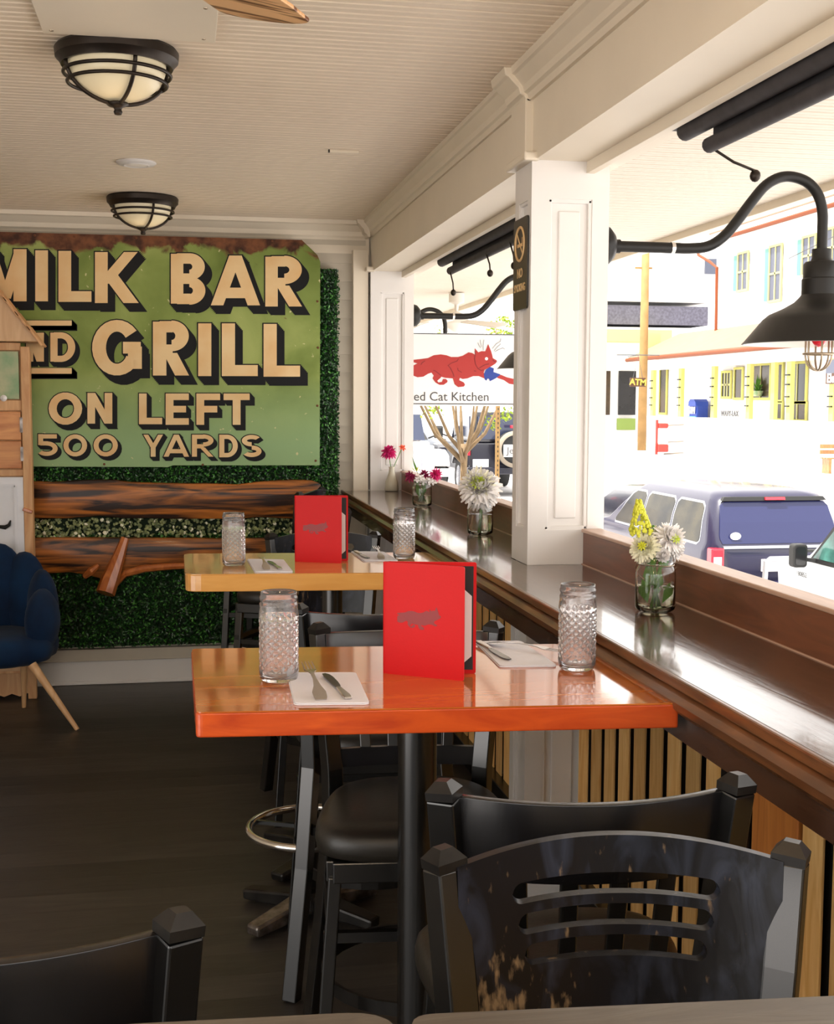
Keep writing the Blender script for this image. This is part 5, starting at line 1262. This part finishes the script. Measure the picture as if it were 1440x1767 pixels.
# ---- shingled building further down the street
gb_=thing('shingled_building','low white building with a grey shingled band further down the street','building',(27,64,-.4))
def gp(x,y,Y): p=pl(x,y,1,Y); return p
def gbx(name,mn,px0,px1,py0,py1,Y,d,par=None,**k):
    a=pl(px0,py0,1,Y); b=pl(px1,py1,1,Y); return MB().mm((a.x-27,Y-64,b.z+.4),(b.x-27,Y+d-64,a.z+.4)).mk(name,mn,par or gb_,**k)
gbx('wall','facade_white',930,1420,562,780,62,4)
gbx('shingle_band','shingle_grey',930,1222,524,562,62.03,3)
gbx('roof','facade_white',920,1238,440,523,62.0,4)
gbx('awning','facade_cream',930,1160,566,590,60.5,1.5)
gbx('shop_window','window_dark',1069,1097,640,716,61.8,.1); gbx('shop_window','window_brown',1046,1053,640,716,61.8,.1)
gbx('green_panel','lime_panel',1066,1097,722,742,61.8,.1); gbx('yellow_gable','facade_cream',1114,1140,575,604,59,.3)
gbx('blue_window','window_sky',1218,1237,446,473,61.9,.1)
# utility pole
p=pl(1108,772,1,50); up=thing('utility_pole','tall pale wooden utility pole beside the small ATM sign','pole',(p.x,50,gz(50)))
MB().tube([(0,0,0),(0,0,8.6)],[.19,.16],12).mk('shaft','pole_wood',up,smooth=True)
MB().bar((-.45,0,7.6),(.3,0,7.6),.06,.08).mk('crossarm','pole_wood',up)
# red and white sidewalk stand
p=pl(1134,765,1,46); rs=thing('sidewalk_stand','small red and white stand on the far pavement right of the utility pole','stand',(p.x,46,gz(46)))
MB().mm((-.05,-.05,0),(.03,.05,1.35)).mk('post','red_paint',rs); MB().mm((0,-.2,.1),(.42,.2,.40)).mk('box','red_paint',rs,bevel=.04); MB().mm((.02,-.18,.42),(.40,.18,1.0)).mk('panel','petal_snow',rs,bevel=.03); MB().mm((.03,-.15,1.02),(.42,.15,1.22)).mk('box','red_paint',rs,bevel=.05)
for z in(1.1,.45,-.0): MB().bar((.3,0,z+.02),(1.1,0,z+.06),.05,.05).mk('shelf_arm','tan_cover',rs)
# brown bench at the right edge
p=pl(1428,828,2,gz(40)) 
q_=pl(1424,826,1,33); bn=thing('street_bench','reddish brown wooden bench across the street at the right edge','bench',(q_.x+.6,33,gz(33)))
for s in(-.55,.55): MB().mm((s-.04,-.2,0),(s+.04,.2,.42)).mk('leg','stub_wood',bn)
for k in range(3): MB().mm((-.65,-.22+.15*k,.42),(.65,-.10+.15*k,.46)).mk('seat_slat','stub_wood',bn)
for k in range(2): MB().mm((-.65,.22,.55+.16*k),(.65,.26,.67+.16*k)).mk('back_slat','stub_wood',bn)
# overhead wire across the right edge
wr=thing('overhead_wire','thin dark overhead wire slanting behind the gooseneck lamp at the right','wire',(9,16,0))
a=pl(1362,446,0,14); b=pl(1460,398,0,14); MB().tube([(a.x-9,a.y-16,a.z),(b.x-9+.0,b.y-16,b.z)],.012,5).mk('cable','thin_grey',wr)
